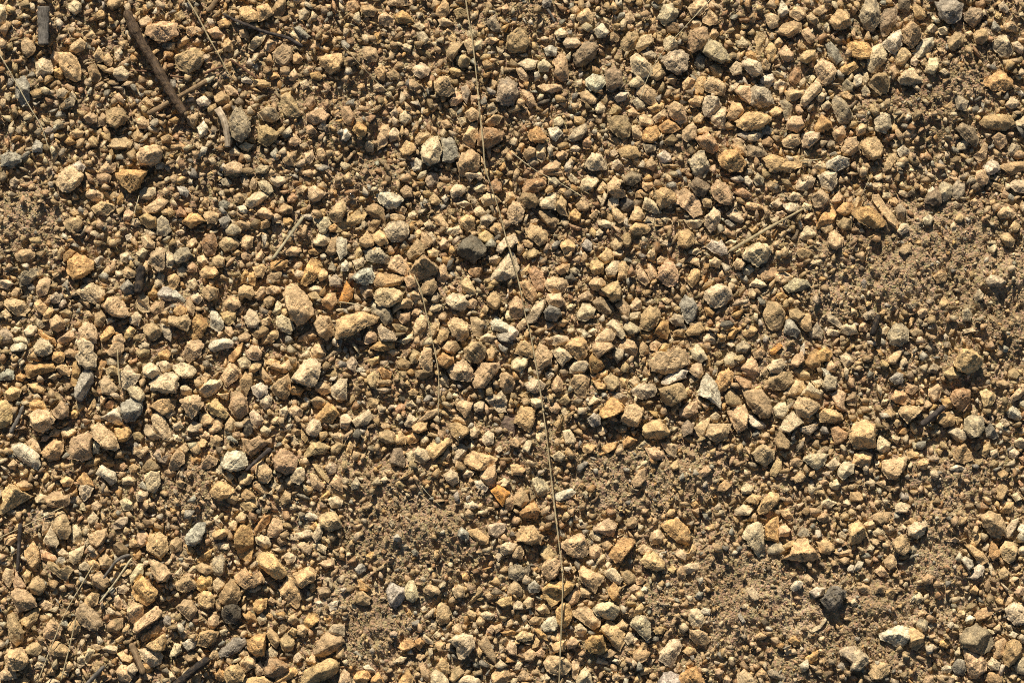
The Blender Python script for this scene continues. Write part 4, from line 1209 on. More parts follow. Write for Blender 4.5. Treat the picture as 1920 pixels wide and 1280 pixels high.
o 778,1200 788,1195 795,1205 788,1218 780,1212
p 1180,1102 1190,1095 1202,1100 1198,1110 1182,1110
c 1518,492 1530,485 1548,488 1540,498 1522,495
y 42,1078 50,1068 58,1072 55,1088 48,1092
t 825,228 840,225 848,238 832,242
l 1400,32 1410,22 1418,30 1415,42 1405,42
t 350,455 365,445 370,455 360,465 350,462
y 1205,342 1222,342 1225,350 1212,358 1205,352
y 690,675 712,665 710,680 698,685
y 1225,1182 1235,1172 1248,1178 1242,1188 1230,1188
y 972,515 982,505 992,495 992,508 985,518 975,520
y 1575,175 1588,172 1600,180 1595,188 1578,182
b 410,380 420,375 430,380 425,392 412,390
y 1190,360 1200,355 1210,360 1205,372 1192,370
o 275,550 288,540 298,550 290,558 278,555
p 468,345 475,330 482,342 480,355 470,355
p 1635,345 1648,340 1655,348 1650,358 1638,355
c 1448,135 1460,130 1472,138 1472,145 1458,145
t 1372,262 1382,258 1398,262 1392,270 1378,272
c 430,285 440,275 452,288 448,292 432,292
p 452,340 460,328 468,338 465,352 455,348
p 2,585 15,578 22,592 12,600
c 962,1135 970,1125 980,1130 980,1142 965,1142
t 1428,120 1435,110 1445,122 1440,132 1430,130
o 615,425 628,418 635,425 630,435 618,435
t 422,612 432,610 440,625 432,630 422,622
o 1320,578 1330,575 1340,585 1335,595 1325,590
c 550,1230 560,1222 568,1232 560,1242 550,1240
c 222,675 235,660 242,665 232,682 225,682
c 542,62 552,58 565,70 565,78 550,72
t 742,390 755,385 762,392 758,402 745,400
n 1895,425 1902,415 1912,422 1908,435 1898,435
n 112,585 122,578 135,585 130,595 118,592
w 1765,1252 1775,1245 1788,1252 1782,1260 1768,1260
t 1330,68 1338,50 1348,65 1340,75
g 1615,170 1622,160 1632,172 1628,182 1618,180
n 20,550 30,538 38,542 32,558 22,558
k 1060,518 1072,512 1080,525 1072,530 1062,528
t 428,980 438,975 445,978 442,995 432,992
t 1640,1105 1650,1095 1660,1100 1658,1110 1642,1112
g 412,335 425,335 435,342 430,350 418,348
c 1120,368 1130,372 1125,388 1132,360 1140,365 1130,388
c 1332,780 1342,772 1350,780 1345,792 1335,790
c 215,100 225,90 230,102 225,115 218,112
c 890,78 905,75 902,92 890,95
c 1540,198 1552,188 1560,198 1550,208 1542,205
l 198,358 210,360 220,368 210,375 198,368
t 480,475 490,468 495,478 492,488 480,488
y 370,830 380,820 390,828 385,838 375,838
y 1115,705 1128,695 1140,692 1138,702 1125,710
b 1540,690 1555,690 1560,705 1545,705
t 378,708 385,698 395,705 388,718 378,718
l 448,1222 460,1215 465,1225 458,1235 448,1232
c 400,970 408,965 418,982 415,990 405,982
t 1730,1280 1735,1268 1750,1265 1750,1278 1740,1288
l 525,170 535,165 550,168 548,175 528,178
c 1758,55 1770,50 1778,52 1775,65 1762,65
p 1148,470 1160,468 1170,472 1165,482 1150,480
y 650,840 655,825 662,835 658,852 648,850
p 172,945 182,938 190,948 185,958 175,955
n 292,345 302,338 312,342 308,355 295,352
t 1348,510 1358,505 1368,515 1358,522 1348,520
c 1102,755 1115,740 1125,750 1118,755 1105,760
w 1780,878 1795,870 1810,878 1805,882 1785,882
o 1478,1200 1490,1192 1500,1202 1490,1212
c 325,795 338,790 345,800 332,808 325,802
y 750,898 762,885 775,880 775,890 760,898
t 452,478 462,472 472,480 468,488 455,488
c 1522,715 1540,710 1545,718 1532,728
c 788,1195 795,1188 812,1202 810,1208 795,1202
t 1452,78 1462,70 1468,80 1460,92 1452,88
g 18,340 28,332 35,340 30,352 20,350
o 1762,1202 1772,1198 1782,1205 1775,1215 1762,1210
t 1092,478 1095,470 1102,480 1100,495 1090,498
c 1738,52 1748,45 1758,52 1752,62 1740,60
b 305,1162 312,1152 320,1158 320,1172 310,1172
c 1655,362 1668,360 1675,368 1668,375 1655,372
t 1642,905 1660,900 1655,912 1680,910 1668,920
t 922,1175 940,1168 942,1178 930,1188
c 1490,1215 1495,1225 1475,1228 1470,1218
c 868,890 875,880 890,885 882,895 870,895
c 245,412 258,410 265,420 255,425 245,422
y 1235,658 1242,642 1255,645 1250,658
t 160,68 172,58 182,68 175,75 162,72
w 452,150 460,142 475,152 472,158 455,155
c 1618,138 1625,132 1630,150 1622,160 1618,150
o 578,470 592,465 605,470 595,478 580,475
n 900,588 908,572 918,575 912,590 902,592
n 1790,410 1800,398 1808,408 1802,418 1795,418
y 1200,1258 1208,1248 1220,1252 1215,1262 1202,1265
y 1032,1195 1042,1185 1052,1192 1048,1202 1035,1200
c 148,942 155,935 162,950 162,958 150,955
o 348,1020 355,1020 365,1032 360,1040 352,1038
g 405,878 412,872 420,885 412,895 405,888
t 1175,208 1188,202 1198,215 1188,220
b 1015,5 1025,-5 1035,0 1032,12 1020,15
c 1062,328 1070,325 1082,335 1080,345 1070,340
c 1852,1055 1858,1055 1868,1078 1862,1082 1855,1070
t 335,840 345,832 355,842 348,850 340,848
o 532,410 542,408 550,415 542,425 532,420
w 445,388 458,385 465,395 460,402 450,398
r 195,760 208,748 215,752 210,765 200,765
t 15,872 25,860 32,868 28,880 18,878
n 242,875 252,868 260,875 255,885 245,885
t 1632,1010 1642,1010 1655,1020 1650,1028 1638,1020
c 855,382 870,375 882,382 870,390
c 1675,815 1688,820 1682,832 1665,822
y 378,380 385,370 392,380 390,392 380,390
o 30,705 40,698 50,705 42,715 32,712
c 1368,162 1375,155 1388,155 1380,168 1370,172
o 688,1038 698,1032 705,1042 695,1050 685,1045
o 940,1185 958,1180 968,1185 960,1192 945,1190
o 500,142 518,135 525,145 510,150
y 405,738 420,738 430,735 428,750 418,748
c 1192,878 1202,865 1218,860 1212,870 1198,880
p 1502,405 1515,398 1525,400 1520,410 1508,412
o 1455,552 1465,548 1478,555 1470,562 1458,560
c 962,1250 972,1238 980,1242 975,1255 962,1255
g 732,212 742,202 748,212 745,222 735,220
p 1402,550 1410,540 1418,550 1415,560 1405,558
n 330,902 340,898 348,905 342,915 332,912
c 735,1240 750,1230 762,1232 755,1242 740,1242
y 1468,1022 1480,1015 1490,1012 1485,1025 1472,1030
o 702,65 712,60 718,75 708,82
y 1278,735 1290,725 1295,735 1282,748
y 242,1015 250,1008 260,1018 255,1025 245,1025
w 1740,358 1748,350 1758,360 1750,368 1740,365
c 1682,352 1690,362 1705,362 1715,352 1715,362 1700,370 1688,365
b 260,910 270,898 280,920 265,915
p 698,1108 708,1102 715,1108 710,1120 698,1115
t 1005,1222 1015,1215 1022,1220 1020,1232 1008,1230
c 755,85 765,80 772,88 768,98 758,95
n 1132,178 1142,180 1138,192 1132,198 1125,188
y 1670,238 1680,230 1688,238 1682,248 1672,245
c 1080,982 1088,978 1102,980 1098,990 1085,990
w 1312,1145 1322,1138 1332,1142 1330,1152 1318,1152
g 110,565 120,558 125,568 118,578 110,575
c 945,590 952,582 960,588 960,600 950,600
c 1895,928 1908,922 1915,935 1905,940
y 1190,1270 1198,1262 1205,1275 1200,1285 1188,1282
p 345,1045 358,1042 365,1055 352,1058
c 752,1250 770,1235 775,1242 760,1255
o 130,778 138,768 148,772 145,782 135,785
t 375,815 385,808 395,812 390,822 378,822
o 250,1045 262,1030 268,1035 262,1048 252,1050
p 840,205 852,202 858,218 848,220
w 1395,332 1402,330 1410,340 1405,350 1395,342
c 1805,618 1820,615 1832,615 1838,620 1820,622 1810,625
w 1810,1160 1818,1152 1828,1158 1822,1168 1812,1168
c 1205,565 1220,560 1230,565 1220,572 1205,570
y 1315,540 1322,530 1338,525 1335,535 1320,542
g 565,665 578,655 582,665 578,672 562,670
t 830,855 840,840 845,852 840,865
c 1502,390 1508,380 1522,385 1520,392 1510,395
n 545,808 552,802 565,805 562,815 550,815
c 562,155 575,150 580,162 568,168
y 765,732 775,728 785,735 778,742 768,742
y 1415,1192 1425,1185 1438,1192 1430,1198 1418,1198
y 120,550 132,545 140,555 130,560 122,558
t 1230,485 1238,480 1248,485 1242,495 1232,495
c 1292,470 1308,465 1315,472 1305,478 1292,475
p 508,790 518,780 528,785 522,795 512,795
w 1500,650 1508,642 1510,665 1502,670
p 1885,1125 1892,1115 1900,1120 1895,1132 1885,1135
p 995,410 1002,405 1010,412 1005,422 995,422
c 545,820 552,815 560,832 550,838
c 145,1235 150,1225 160,1232 160,1242 148,1242
o 220,372 228,360 232,370 230,382 220,382
n 108,472 115,462 120,470 115,485 108,485
g 1068,505 1078,500 1088,508 1082,515 1070,512
y 78,898 85,885 92,888 90,902 80,905
l 1818,378 1828,372 1835,380 1830,390 1820,385
c 1855,845 1868,842 1872,852 1860,860
c 1070,278 1080,270 1088,278 1085,285 1072,285
c 1105,620 1112,615 1120,618 1115,628 1100,632
c 132,932 145,928 150,935 142,942 132,942
t 440,590 452,572 460,578 452,590
t 185,740 202,745 195,755 188,760
n 1045,605 1055,598 1065,602 1058,612 1048,612
c 1715,722 1728,720 1745,718 1738,725 1720,730
w 680,1250 690,1245 705,1258 692,1260
c 775,48 785,42 798,50 790,58
n 88,1260 98,1248 105,1258 102,1265 90,1265
l 1192,1088 1200,1080 1210,1085 1205,1095 1195,1095
g 595,238 605,230 615,235 610,245 598,242
t 1670,508 1678,498 1688,502 1682,512 1672,515
n 95,892 102,878 108,882 105,898 98,900
c 65,1248 72,1238 85,1245 80,1252 68,1252
y 548,1175 560,1182 552,1192 540,1185
t 1722,1145 1730,1138 1738,1148 1730,1155 1722,1155
c 1708,112 1715,105 1722,115 1718,125 1708,120
n 742,905 750,900 760,910 755,918 745,912
c 1512,148 1522,140 1530,145 1520,158 1512,152
y 1668,375 1678,370 1685,378 1678,388 1670,382
b 1358,415 1365,412 1380,422 1372,428 1362,422
y 998,1210 1005,1195 1012,1200 1010,1212 998,1215
c 858,222 870,220 875,230 865,238
c 1455,398 1468,395 1472,405 1462,410 1455,405
y 1818,1108 1828,1095 1835,1105 1830,1115
c 525,1035 510,1030 520,1025 535,1025 535,1032
c 802,438 810,435 818,450 812,458 808,450
t 1878,370 1882,352 1892,362 1890,372
y 1695,980 1708,970 1722,975 1712,982
c 1015,1268 1025,1262 1032,1270 1025,1278 1015,1275
c 85,1280 98,1270 112,1275 112,1285 88,1288
n 430,22 438,18 448,25 442,32 432,32
y 1388,48 1395,40 1405,45 1400,55 1390,55
c 505,912 515,898 522,908 515,918
y 1258,768 1270,752 1272,765 1262,778
t 500,1128 508,1118 518,1128 512,1135 502,1132
t 1355,1275 1362,1265 1372,1272 1368,1282 1355,1282
t 1360,580 1370,572 1378,580 1370,588 1360,585
w 1022,700 1032,695 1040,702 1030,712 1025,708
t 772,585 780,578 790,582 785,592 775,592
c 765,402 775,395 782,402 778,410 768,410
c 465,1108 478,1100 490,1095 490,1102 478,1110
p 1118,1052 1128,1038 1135,1040 1130,1052 1120,1058
t 558,358 568,348 578,352 570,362 560,362
y 528,580 538,578 542,588 535,595 528,590
y 565,802 568,808 578,822 572,830 565,820
c 328,452 335,450 345,460 338,465 328,462
c 1690,675 1698,670 1702,680 1692,688 1685,685
n 1158,998 1165,980 1172,985 1168,998 1158,1002
b 1302,1118 1310,1108 1318,1110 1315,1122 1308,1125
c 1910,1030 1918,1022 1930,1025 1930,1048 1915,1045
c 1652,620 1660,610 1668,615 1660,628 1652,625
n 1562,660 1572,650 1580,662 1570,668
p 1428,698 1435,685 1442,700 1432,708
c 198,1142 205,1138 218,1148 210,1152 200,1150
c 1572,1000 1578,995 1588,1002 1585,1012 1575,1008
p 1892,1268 1900,1255 1908,1265 1902,1275
t 940,15 950,8 955,20 945,28
t 1148,1268 1155,1260 1165,1268 1160,1275 1150,1275
n 1845,1100 1852,1085 1858,1095 1852,1110
n 1828,860 1842,860 1845,870 1830,872
l 1795,1150 1800,1142 1810,1145 1808,1155 1798,1158
y 778,435 785,430 792,435 785,448 778,445
t 1105,405 1118,392 1122,398 1118,408 1110,410
t 945,1168 958,1160 962,1170 950,1178
o 942,1238 955,1230 968,1240 950,1242
y 528,828 538,815 545,818 538,832 530,832
o 1685,812 1695,800 1705,805 1698,815
o 865,1078 872,1072 882,1080 878,1088 868,1085
p 75,828 82,815 95,818 88,828
c 1290,705 1300,702 1305,715 1295,720
t 778,1232 788,1222 798,1230 788,1238
p 270,1265 278,1258 285,1268 280,1275 270,1272
y 1200,1215 1205,1200 1215,1208 1212,1218
g 1705,1028 1715,1020 1720,1028 1712,1038 1705,1035
g 615,505 622,490 630,502 628,510
c 1782,425 1788,415 1795,428 1792,435 1785,435
g 1875,788 1885,782 1892,792 1882,800
c 1118,1242 1122,1232 1140,1240 1138,1245
p 1022,610 1035,605 1040,610 1032,618 1022,618
p 535,900 542,892 550,902 545,910 538,908
c 760,758 772,750 780,760 765,765
c 462,1065 472,1055 482,1050 480,1060 470,1068
c 795,420 805,412 812,420 808,428 798,425
n 650,755 662,738 665,748 658,758 650,760
o 600,932 615,920 620,925 608,938
t 228,1078 240,1065 248,1065 245,1075 232,1080
c 335,1055 342,1050 355,1060 348,1065 340,1062
c 1142,285 1152,280 1158,288 1152,295 1142,292
t 752,665 770,652 770,660 760,672
b 1410,815 1418,805 1425,810 1420,825
t 908,1115 918,1110 928,1118 915,1125
o 818,868 828,858 840,868 832,872
c 928,1042 938,1030 942,1042 935,1052
c 1698,568 1710,570 1722,565 1715,578 1705,578
y 1868,1272 1880,1265 1888,1275 1878,1282
o 605,1160 615,1152 622,1160 615,1170
n 1438,60 1450,58 1458,65 1445,72
o 1322,670 1330,665 1332,685 1325,688
w 1890,1192 1898,1182 1908,1188 1902,1198
w 1908,992 1915,982 1930,985 1930,1002 1915,1000
n 1240,562 1248,555 1258,565 1250,572
c 1198,835 1208,825 1218,835 1208,840
c 315,1255 322,1260 330,1270 320,1278
b 1380,1150 1388,1148 1398,1165 1392,1168
g 1842,1030 1848,1015 1855,1020 1852,1035
y 1495,85 1502,80 1512,88 1508,95 1498,92
o 1295,945 1305,938 1312,948 1302,955
y 1772,200 1785,188 1785,205 1778,208
n 1335,662 1350,658 1355,665 1345,672
p 1185,1205 1190,1192 1200,1200 1195,1210
o 580,988 592,978 598,985 588,995
c 978,1175 988,1168 995,1175 988,1182 978,1180
y 1322,990 1335,982 1340,990 1330,998
y 1285,1245 1292,1238 1302,1238 1300,1248 1290,1250
l 1602,365 1615,355 1622,360 1612,370
g 352,1070 360,1062 372,1065 365,1072 355,1075
c 1592,1125 1602,1122 1608,1132 1598,1138
c 1645,328 1652,325 1655,335 1645,340 1638,332
o 1598,345 1608,340 1612,350 1602,358
c 412,1182 420,1178 428,1180 425,1190 415,1190
c 1062,575 1072,568 1080,572 1072,582 1065,580
y 780,418 790,410 795,420 785,428
c 90,708 102,698 110,705 102,712
c 878,835 888,825 892,835 882,845
c 1652,748 1668,748 1662,758 1652,760
c 328,1075 340,1062 342,1075 335,1082
p 1782,1270 1790,1260 1800,1268 1795,1275
g 1908,1195 1915,1188 1925,1190 1925,1205 1915,1205
c 1360,455 1370,448 1382,452 1375,460
y 1252,1068 1260,1058 1268,1065 1262,1075
r 225,870 232,865 238,875 232,882 225,878
y 38,1275 45,1268 55,1275 52,1285 38,1285
c 1462,370 1445,382 1455,375 1468,382 1458,390 1448,385
c 1578,942 1588,935 1595,945 1582,950
o 1642,850 1655,848 1658,858 1645,860
t 1058,1225 1068,1222 1075,1230 1068,1238
t 1740,1192 1752,1188 1758,1200 1745,1200
b 738,1005 745,1000 752,1008 748,1015 738,1012
c 28,612 40,615 30,625 20,620
y 970,550 978,542 985,552 978,560
c 440,915 450,905 458,910 450,920
p 940,1202 948,1192 955,1202 948,1210
n 718,1012 725,998 728,1012 722,1025
b 1570,1248 1578,1240 1585,1248 1580,1258
c 1888,1180 1885,1168 1898,1170 1898,1182
n 218,392 232,388 232,395 222,405
w 1588,1065 1595,1058 1602,1060 1600,1072 1590,1070
c 1240,410 1248,405 1258,412 1250,420
c 1118,435 1125,428 1132,435 1128,442 1118,442
y 892,1225 898,1212 905,1222 900,1232
y 1430,905 1440,908 1438,915 1432,920 1425,912
y 1398,420 1408,430 1418,422 1422,430 1412,438
w 530,805 540,795 548,795 542,805 532,810
g 1770,642 1780,640 1785,652 1772,652
c 935,970 945,962 955,972 945,975
y 972,740 985,735 990,745 980,748
t 1535,902 1548,898 1555,905 1542,910
c 155,380 168,372 170,382 160,388
c 1015,502 1025,498 1028,508 1022,512 1015,510
c 812,1190 820,1182 828,1190 820,1198
y 1790,782 1800,780 1805,788 1795,795
n 1675,792 1682,785 1690,792 1682,802
p 1898,1062 1908,1055 1915,1062 1905,1070
w 198,598 210,595 215,602 202,608
w 828,372 838,362 842,372 835,380
b 1275,605 1285,608 1288,618 1278,620
c 1762,135 1770,128 1780,138 1772,142
c 98,470 108,465 110,475 100,482
n 380,660 390,658 385,672 378,678
w 590,1128 600,1125 608,1132 598,1138
w 1200,1105 1208,1098 1215,1102 1212,1110 1202,1110
c 1238,458 1248,450 1258,458 1250,462
t 1780,332 1792,330 1800,340 1792,342
c 1640,865 1650,862 1650,875 1642,878
c 932,1082 940,1075 948,1082 940,1090
t 808,1148 815,1138 820,1145 815,1158
c 1790,1220 1798,1212 1805,1220 1798,1228
c 1625,1030 1632,1020 1640,1025 1635,1035
c 1785,380 1792,378 1802,385 1795,390 1788,388
c 1532,288 1545,278 1550,285 1540,292
y 435,475 445,468 452,472 448,480 438,478
y 1868,22 1878,28 1875,38 1865,32
y 1420,450 1425,440 1438,448 1435,452
y 1718,750 1730,748 1732,758 1718,758
c 585,410 595,408 600,415 590,422
c 872,370 878,360 885,370 880,378
c 322,822 332,815 340,822 332,828
c 712,900 722,892 730,900 720,905
y 1408,730 1425,722 1428,728 1412,735
b 662,1222 672,1218 680,1228 675,1232
c 1135,1058 1140,1052 1148,1055 1145,1065 1138,1065
c 1052,770 1060,765 1065,775 1058,782
c 1362,645 1372,638 1378,648 1370,652
p 1890,1088 1900,1080 1910,1082 1898,1092
g 1855,778 1865,782 1862,795 1855,790
c 750,1020 760,1018 768,1025 758,1030
y 1825,838 1835,830 1840,838 1830,845
c 1848,1182 1855,1178 1868,1185 1860,1190
w 235,442 245,438 248,448 238,452
o 498,1152 505,1148 512,1155 508,1160 500,1160
w 1148,1238 1155,1232 1165,1238 1158,1245
c 330,435 340,430 348,435 340,440 332,440
b 1615,530 1620,522 1625,530 1622,540 1618,540
b 772,1032 778,1028 785,1035 782,1042 775,1040
c 928,842 938,835 942,845 935,850
l 1068,1065 1078,1060 1082,1068 1075,1075
w 1698,220 1705,210 1710,220 1702,228
y 880,895 888,900 882,915 878,908
p 1782,1012 1790,1005 1798,1010 1792,1018
c 1378,470 1388,465 1390,475 1382,480
y 130,398 145,395 148,402 138,405
c 848,835 855,828 858,840 848,845
c 865,915 880,912 875,922 865,922
c 1430,550 1440,540 1450,540 1442,548 1430,552
c 1002,1078 1010,1075 1015,1085 1005,1088
c 1688,992 1692,982 1700,988 1695,998
r 1910,858 1920,852 1925,868 1918,870
c 158,1018 165,1008 168,1018 162,1028
c 1242,788 1250,780 1255,790 1248,795
p 485,935 492,928 500,932 498,940
p 1810,62 1820,58 1825,65 1815,70
p 1140,690 1148,685 1155,690 1150,698
p 1510,790 1518,782 1525,788 1518,795
b 842,512 850,508 855,518 848,522
o 1218,882 1225,872 1230,880 1225,888
p 438,1050 448,1050 452,1058 445,1062
o 760,1152 768,1142 772,1150 768,1158
c 728,978 735,972 740,982 735,988
c 1175,360 1182,355 1190,362 1185,368
y 740,735 750,738 742,745 732,742
b 1170,485 1180,482 1185,492 1175,492
w 788,1140 795,1135 802,1142 795,1148
w 1905,172 1915,170 1922,178 1915,182
g 1868,328 1875,332 1868,340 1860,335
y 170,878 178,870 185,878 178,882
c 848,740 855,735 860,742 855,750
c 655,1135 662,1130 670,1138 662,1142
p 1178,690 1185,690 1192,702 1182,700
w 670,690 680,688 685,695 675,698
n 1690,720 1698,722 1692,730 1682,728
o 1000,1065 1008,1062 1010,1072 1002,1075
c 1378,515 1385,508 1392,515 1388,520
c 1388,1138 1395,1132 1405,1132 1400,1140
t 1690,815 1698,818 1692,830 1688,825
c 1205,710 1215,708 1212,718 1202,715
y 1680,692 1690,688 1692,695 1682,698
c 1738,1175 1745,1168 1750,1175 1745,1180
r 985,398 995,392 998,400 990,402
c 1528,340 1535,338 1538,348 1530,348
y 1902,1078 1910,1072 1918,1075 1912,1080
y 1090,905 1098,910 1092,915 1085,910
c 1712,682 1720,690 1712,692 1708,685
r 1850,362 1840,365 1845,360 1858,362 1852,368
"""

U = 0.0005            # metres per photo pixel at ground level: the frame covers 0.96 m x 0.64 m of gravel
CAM_H = 2.4
rng = np.random.default_rng(11)
random.seed(5)
C = bpy.context.scene.collection

def at(x, y, z=0.0):
    """photo pixel (x, y) at height z (in pixels) -> world metres"""
    k = U * (CAM_H - z * U) / CAM_H
    return ((x - 960) * k, (640 - y) * k, z * U)

def lin(r, g, b):
    f = lambda v: ((v / 255 + 0.055) / 1.055) ** 2.4 if v > 10 else v / 255 / 12.92
    return np.array([f(r), f(g), f(b)])

# ------------------------------------------------------------------ colours and materials
PAL = {'y': lin(208, 168, 113), 'q': lin(226, 152, 62), 't': lin(202, 165, 120), 'c': lin(222, 193, 149), 'w': lin(236, 214, 178),
       'g': lin(186, 162, 126), 'b': lin(164, 152, 130), 'o': lin(206, 160, 98), 'r': lin(178, 138, 98),
       'n': lin(184, 151, 106), 'd': lin(148, 124, 95), 'k': lin(104, 94, 80), 'l': lin(190, 155, 110),
       'p': lin(206, 172, 128)}
GAIN = 1.58
for _k in PAL:                                    # weathered, dusty versions of the field colours
    _l = PAL[_k] @ np.array([.25, .6, .15]); PAL[_k] = PAL[_k] * .87 + _l * np.array([.132, .132, .098])


def nodes_of(name):
    m = bpy.data.materials.new(name); m.use_nodes = True
    nt = m.node_tree; nt.nodes.clear()
    out = nt.nodes.new('ShaderNodeOutputMaterial'); b = nt.nodes.new('ShaderNodeBsdfPrincipled')
    b.inputs['Roughness'].default_value = 0.92
    b.inputs['Specular IOR Level'].default_value = 0.18
    nt.links.new(b.outputs[0], out.inputs[0])
    return m, nt, b

def N(nt, kind, **kw):
    n = nt.nodes.new(kind)
    for k, v in kw.items():
        if isinstance(k, str) and k.startswith('in_'):
            n.inputs[k[3:].replace('_', ' ')].default_value = v
        else:
            setattr(n, k, v)
    return n

def noise(nt, vec, scale, detail=3.0, rough=0.6):
    n = N(nt, 'ShaderNodeTexNoise'); n.inputs['Scale'].default_value = scale
    n.inputs['Detail'].default_value = detail; n.inputs['Roughness'].default_value = rough
    nt.links.new(vec, n.inputs['Vector'])
    return n

def ramp(nt, fac, stops):
    r = N(nt, 'ShaderNodeValToRGB')
    e = r.color_ramp.elements
    while len(e) < len(stops): e.new(0.5)
    for i, (p, c) in enumerate(stops):
        e[i].position = p; e[i].color = (*c, 1) if len(c) == 3 else c
    nt.links.new(fac, r.inputs[0])
    return r

def mixc(nt, a, b, fac, mode='MIX'):
    n = N(nt, 'ShaderNodeMix', data_type='RGBA', blend_type=mode)
    for i, v in ((6, a), (7, b)):
        if isinstance(v, tuple): n.inputs[i].default_value = (*v, 1)
        else: nt.links.new(v, n.inputs[i])
    if isinstance(fac, (int, float)): n.inputs[0].default_value = fac
    else: nt.links.new(fac, n.inputs[0])
    return n.outputs[2]

def stone_material(name, patch, patch_amt, streak=0.0, contrast=1.0, speck=0.15, dust=0.2):
    """weathered stone: the stone's own colour (attribute) broken by stains, grain, specks, streaks and dust on top faces"""
    m, nt, b = nodes_of(name)
    geo = N(nt, 'ShaderNodeNewGeometry'); P = geo.outputs['Position']
    col = N(nt, 'ShaderNodeAttribute', attribute_name='tint').outputs['Color']
    g3 = lambda v: (v, v, v)
    n1 = noise(nt, P, 150, 4, 0.65)
    c = mixc(nt, col, ramp(nt, n1.outputs['Fac'], [(0.34, g3(0.50)), (0.5, g3(1.0)), (0.66, g3(1.38))]).outputs[0], 0.85, 'MULTIPLY')
    n2 = noise(nt, P, 175, 5, 0.7)
    pf = ramp(nt, n2.outputs['Fac'], [(0.5, g3(0.0)), (0.58, g3(patch_amt))]).outputs[0]
    c = mixc(nt, c, tuple(patch), pf)
    n7 = noise(nt, P, 310, 4, 0.7)                 # pits and broken hollows, coloured dark brown
    pit = ramp(nt, n7.outputs['Fac'], [(0.34, g3(0.8)), (0.42, g3(0.0))]).outputs[0]
    c = mixc(nt, c, (0.12, 0.078, 0.04), pit)
    if streak:
        mp = N(nt, 'ShaderNodeMapping'); mp.inputs['Scale'].default_value = (1, 0.18, 1); mp.inputs['Rotation'].default_value = (0.4, 0.3, 0.7)
        nt.links.new(P, mp.inputs['Vector'])
        n5 = noise(nt, mp.outputs[0], 420, 3)
        c = mixc(nt, c, ramp(nt, n5.outputs['Fac'], [(0.38, g3(0.55)), (0.6, g3(1.2))]).outputs[0], streak, 'MULTIPLY')
    n3 = noise(nt, P, 760, 4, 0.8)
    c = mixc(nt, c, ramp(nt, n3.outputs['Fac'], [(0.36, g3(1 - 0.42 * contrast)), (0.5, g3(1.0)), (0.66, g3(1 + 0.32 * contrast))]).outputs[0], 0.9, 'MULTIPLY')
    n4 = noise(nt, P, 1500, 2, 0.7)
    sp = ramp(nt, n4.outputs['Fac'], [(0.63, g3(0.0)), (0.70, g3(speck))]).outputs[0]
    c = mixc(nt, c, (0.09, 0.065, 0.04), sp)
    # ochre soil dust held on faces that look up
    sx = N(nt, 'ShaderNodeSeparateXYZ'); nt.links.new(geo.outputs['Normal'], sx.inputs[0])
    n6 = noise(nt, P, 60, 3)
    mu = N(nt, 'ShaderNodeMath', operation='MULTIPLY'); nt.links.new(sx.outputs['Z'], mu.inputs[0]); nt.links.new(n6.outputs['Fac'], mu.inputs[1])
    df = ramp(nt, mu.outputs[0], [(0.3, g3(0.0)), (0.62, g3(dust))]).outputs[0]
    c = mixc(nt, c, (0.52, 0.38, 0.23), df)
    nt.links.new(c, b.inputs['Base Color'])
    bp = N(nt, 'ShaderNodeBump'); bp.inputs['Strength'].default_value = 1.0; bp.inputs['Distance'].default_value = 0.0017
    nb = noise(nt, P, 700, 4, 0.75)
    ma = N(nt, 'ShaderNodeMath', operation='MULTIPLY_ADD'); ma.inputs[1].default_value = 0.45
    nt.links.new(nb.outputs['Fac'], ma.inputs[0]); nt.links.new(n7.outputs['Fac'], ma.inputs[2])
    nt.links.new(ma.outputs[0], bp.inputs['Height']); nt.links.new(bp.outputs[0], b.inputs['Normal'])
    return m

OCH = (0.50, 0.335, 0.165); RUST = (0.42, 0.215, 0.085); PALE = (0.55, 0.45, 0.28); GREY = (0.23, 0.20, 0.155)
MATS = [stone_material('tan_sandstone', OCH, 0.6),
        stone_material('pale_limestone', (0.52, 0.37, 0.20), 0.38, speck=0.15),
        stone_material('rusty_ironstone', RUST, 0.7, contrast=1.1),
        stone_material('grey_schist', GREY, 0.55, streak=0.45, dust=0.16, contrast=1.1),
        stone_material('dark_slate', (0.30, 0.235, 0.15), 0.6, streak=0.5, dust=0.10, contrast=1.2),
        stone_material('olive_siltstone', (0.30, 0.23, 0.11), 0.5)]
MIDX = {'y': 0, 't': 0, 'p': 0, 'n': 5, 'c': 1, 'w': 1, 'o': 2, 'q': 2, 'r': 2, 'g': 3, 'b': 3, 'd': 4, 'k': 4, 'l': 5}

def tint_of(code, j=0.16):
    c = PAL[code] * GAIN
    c = c * (1 + rng.normal(0, j)) * (1 + rng.normal(0, 0.018, 3))
    return c * min(1.0, 0.98 / c.max())

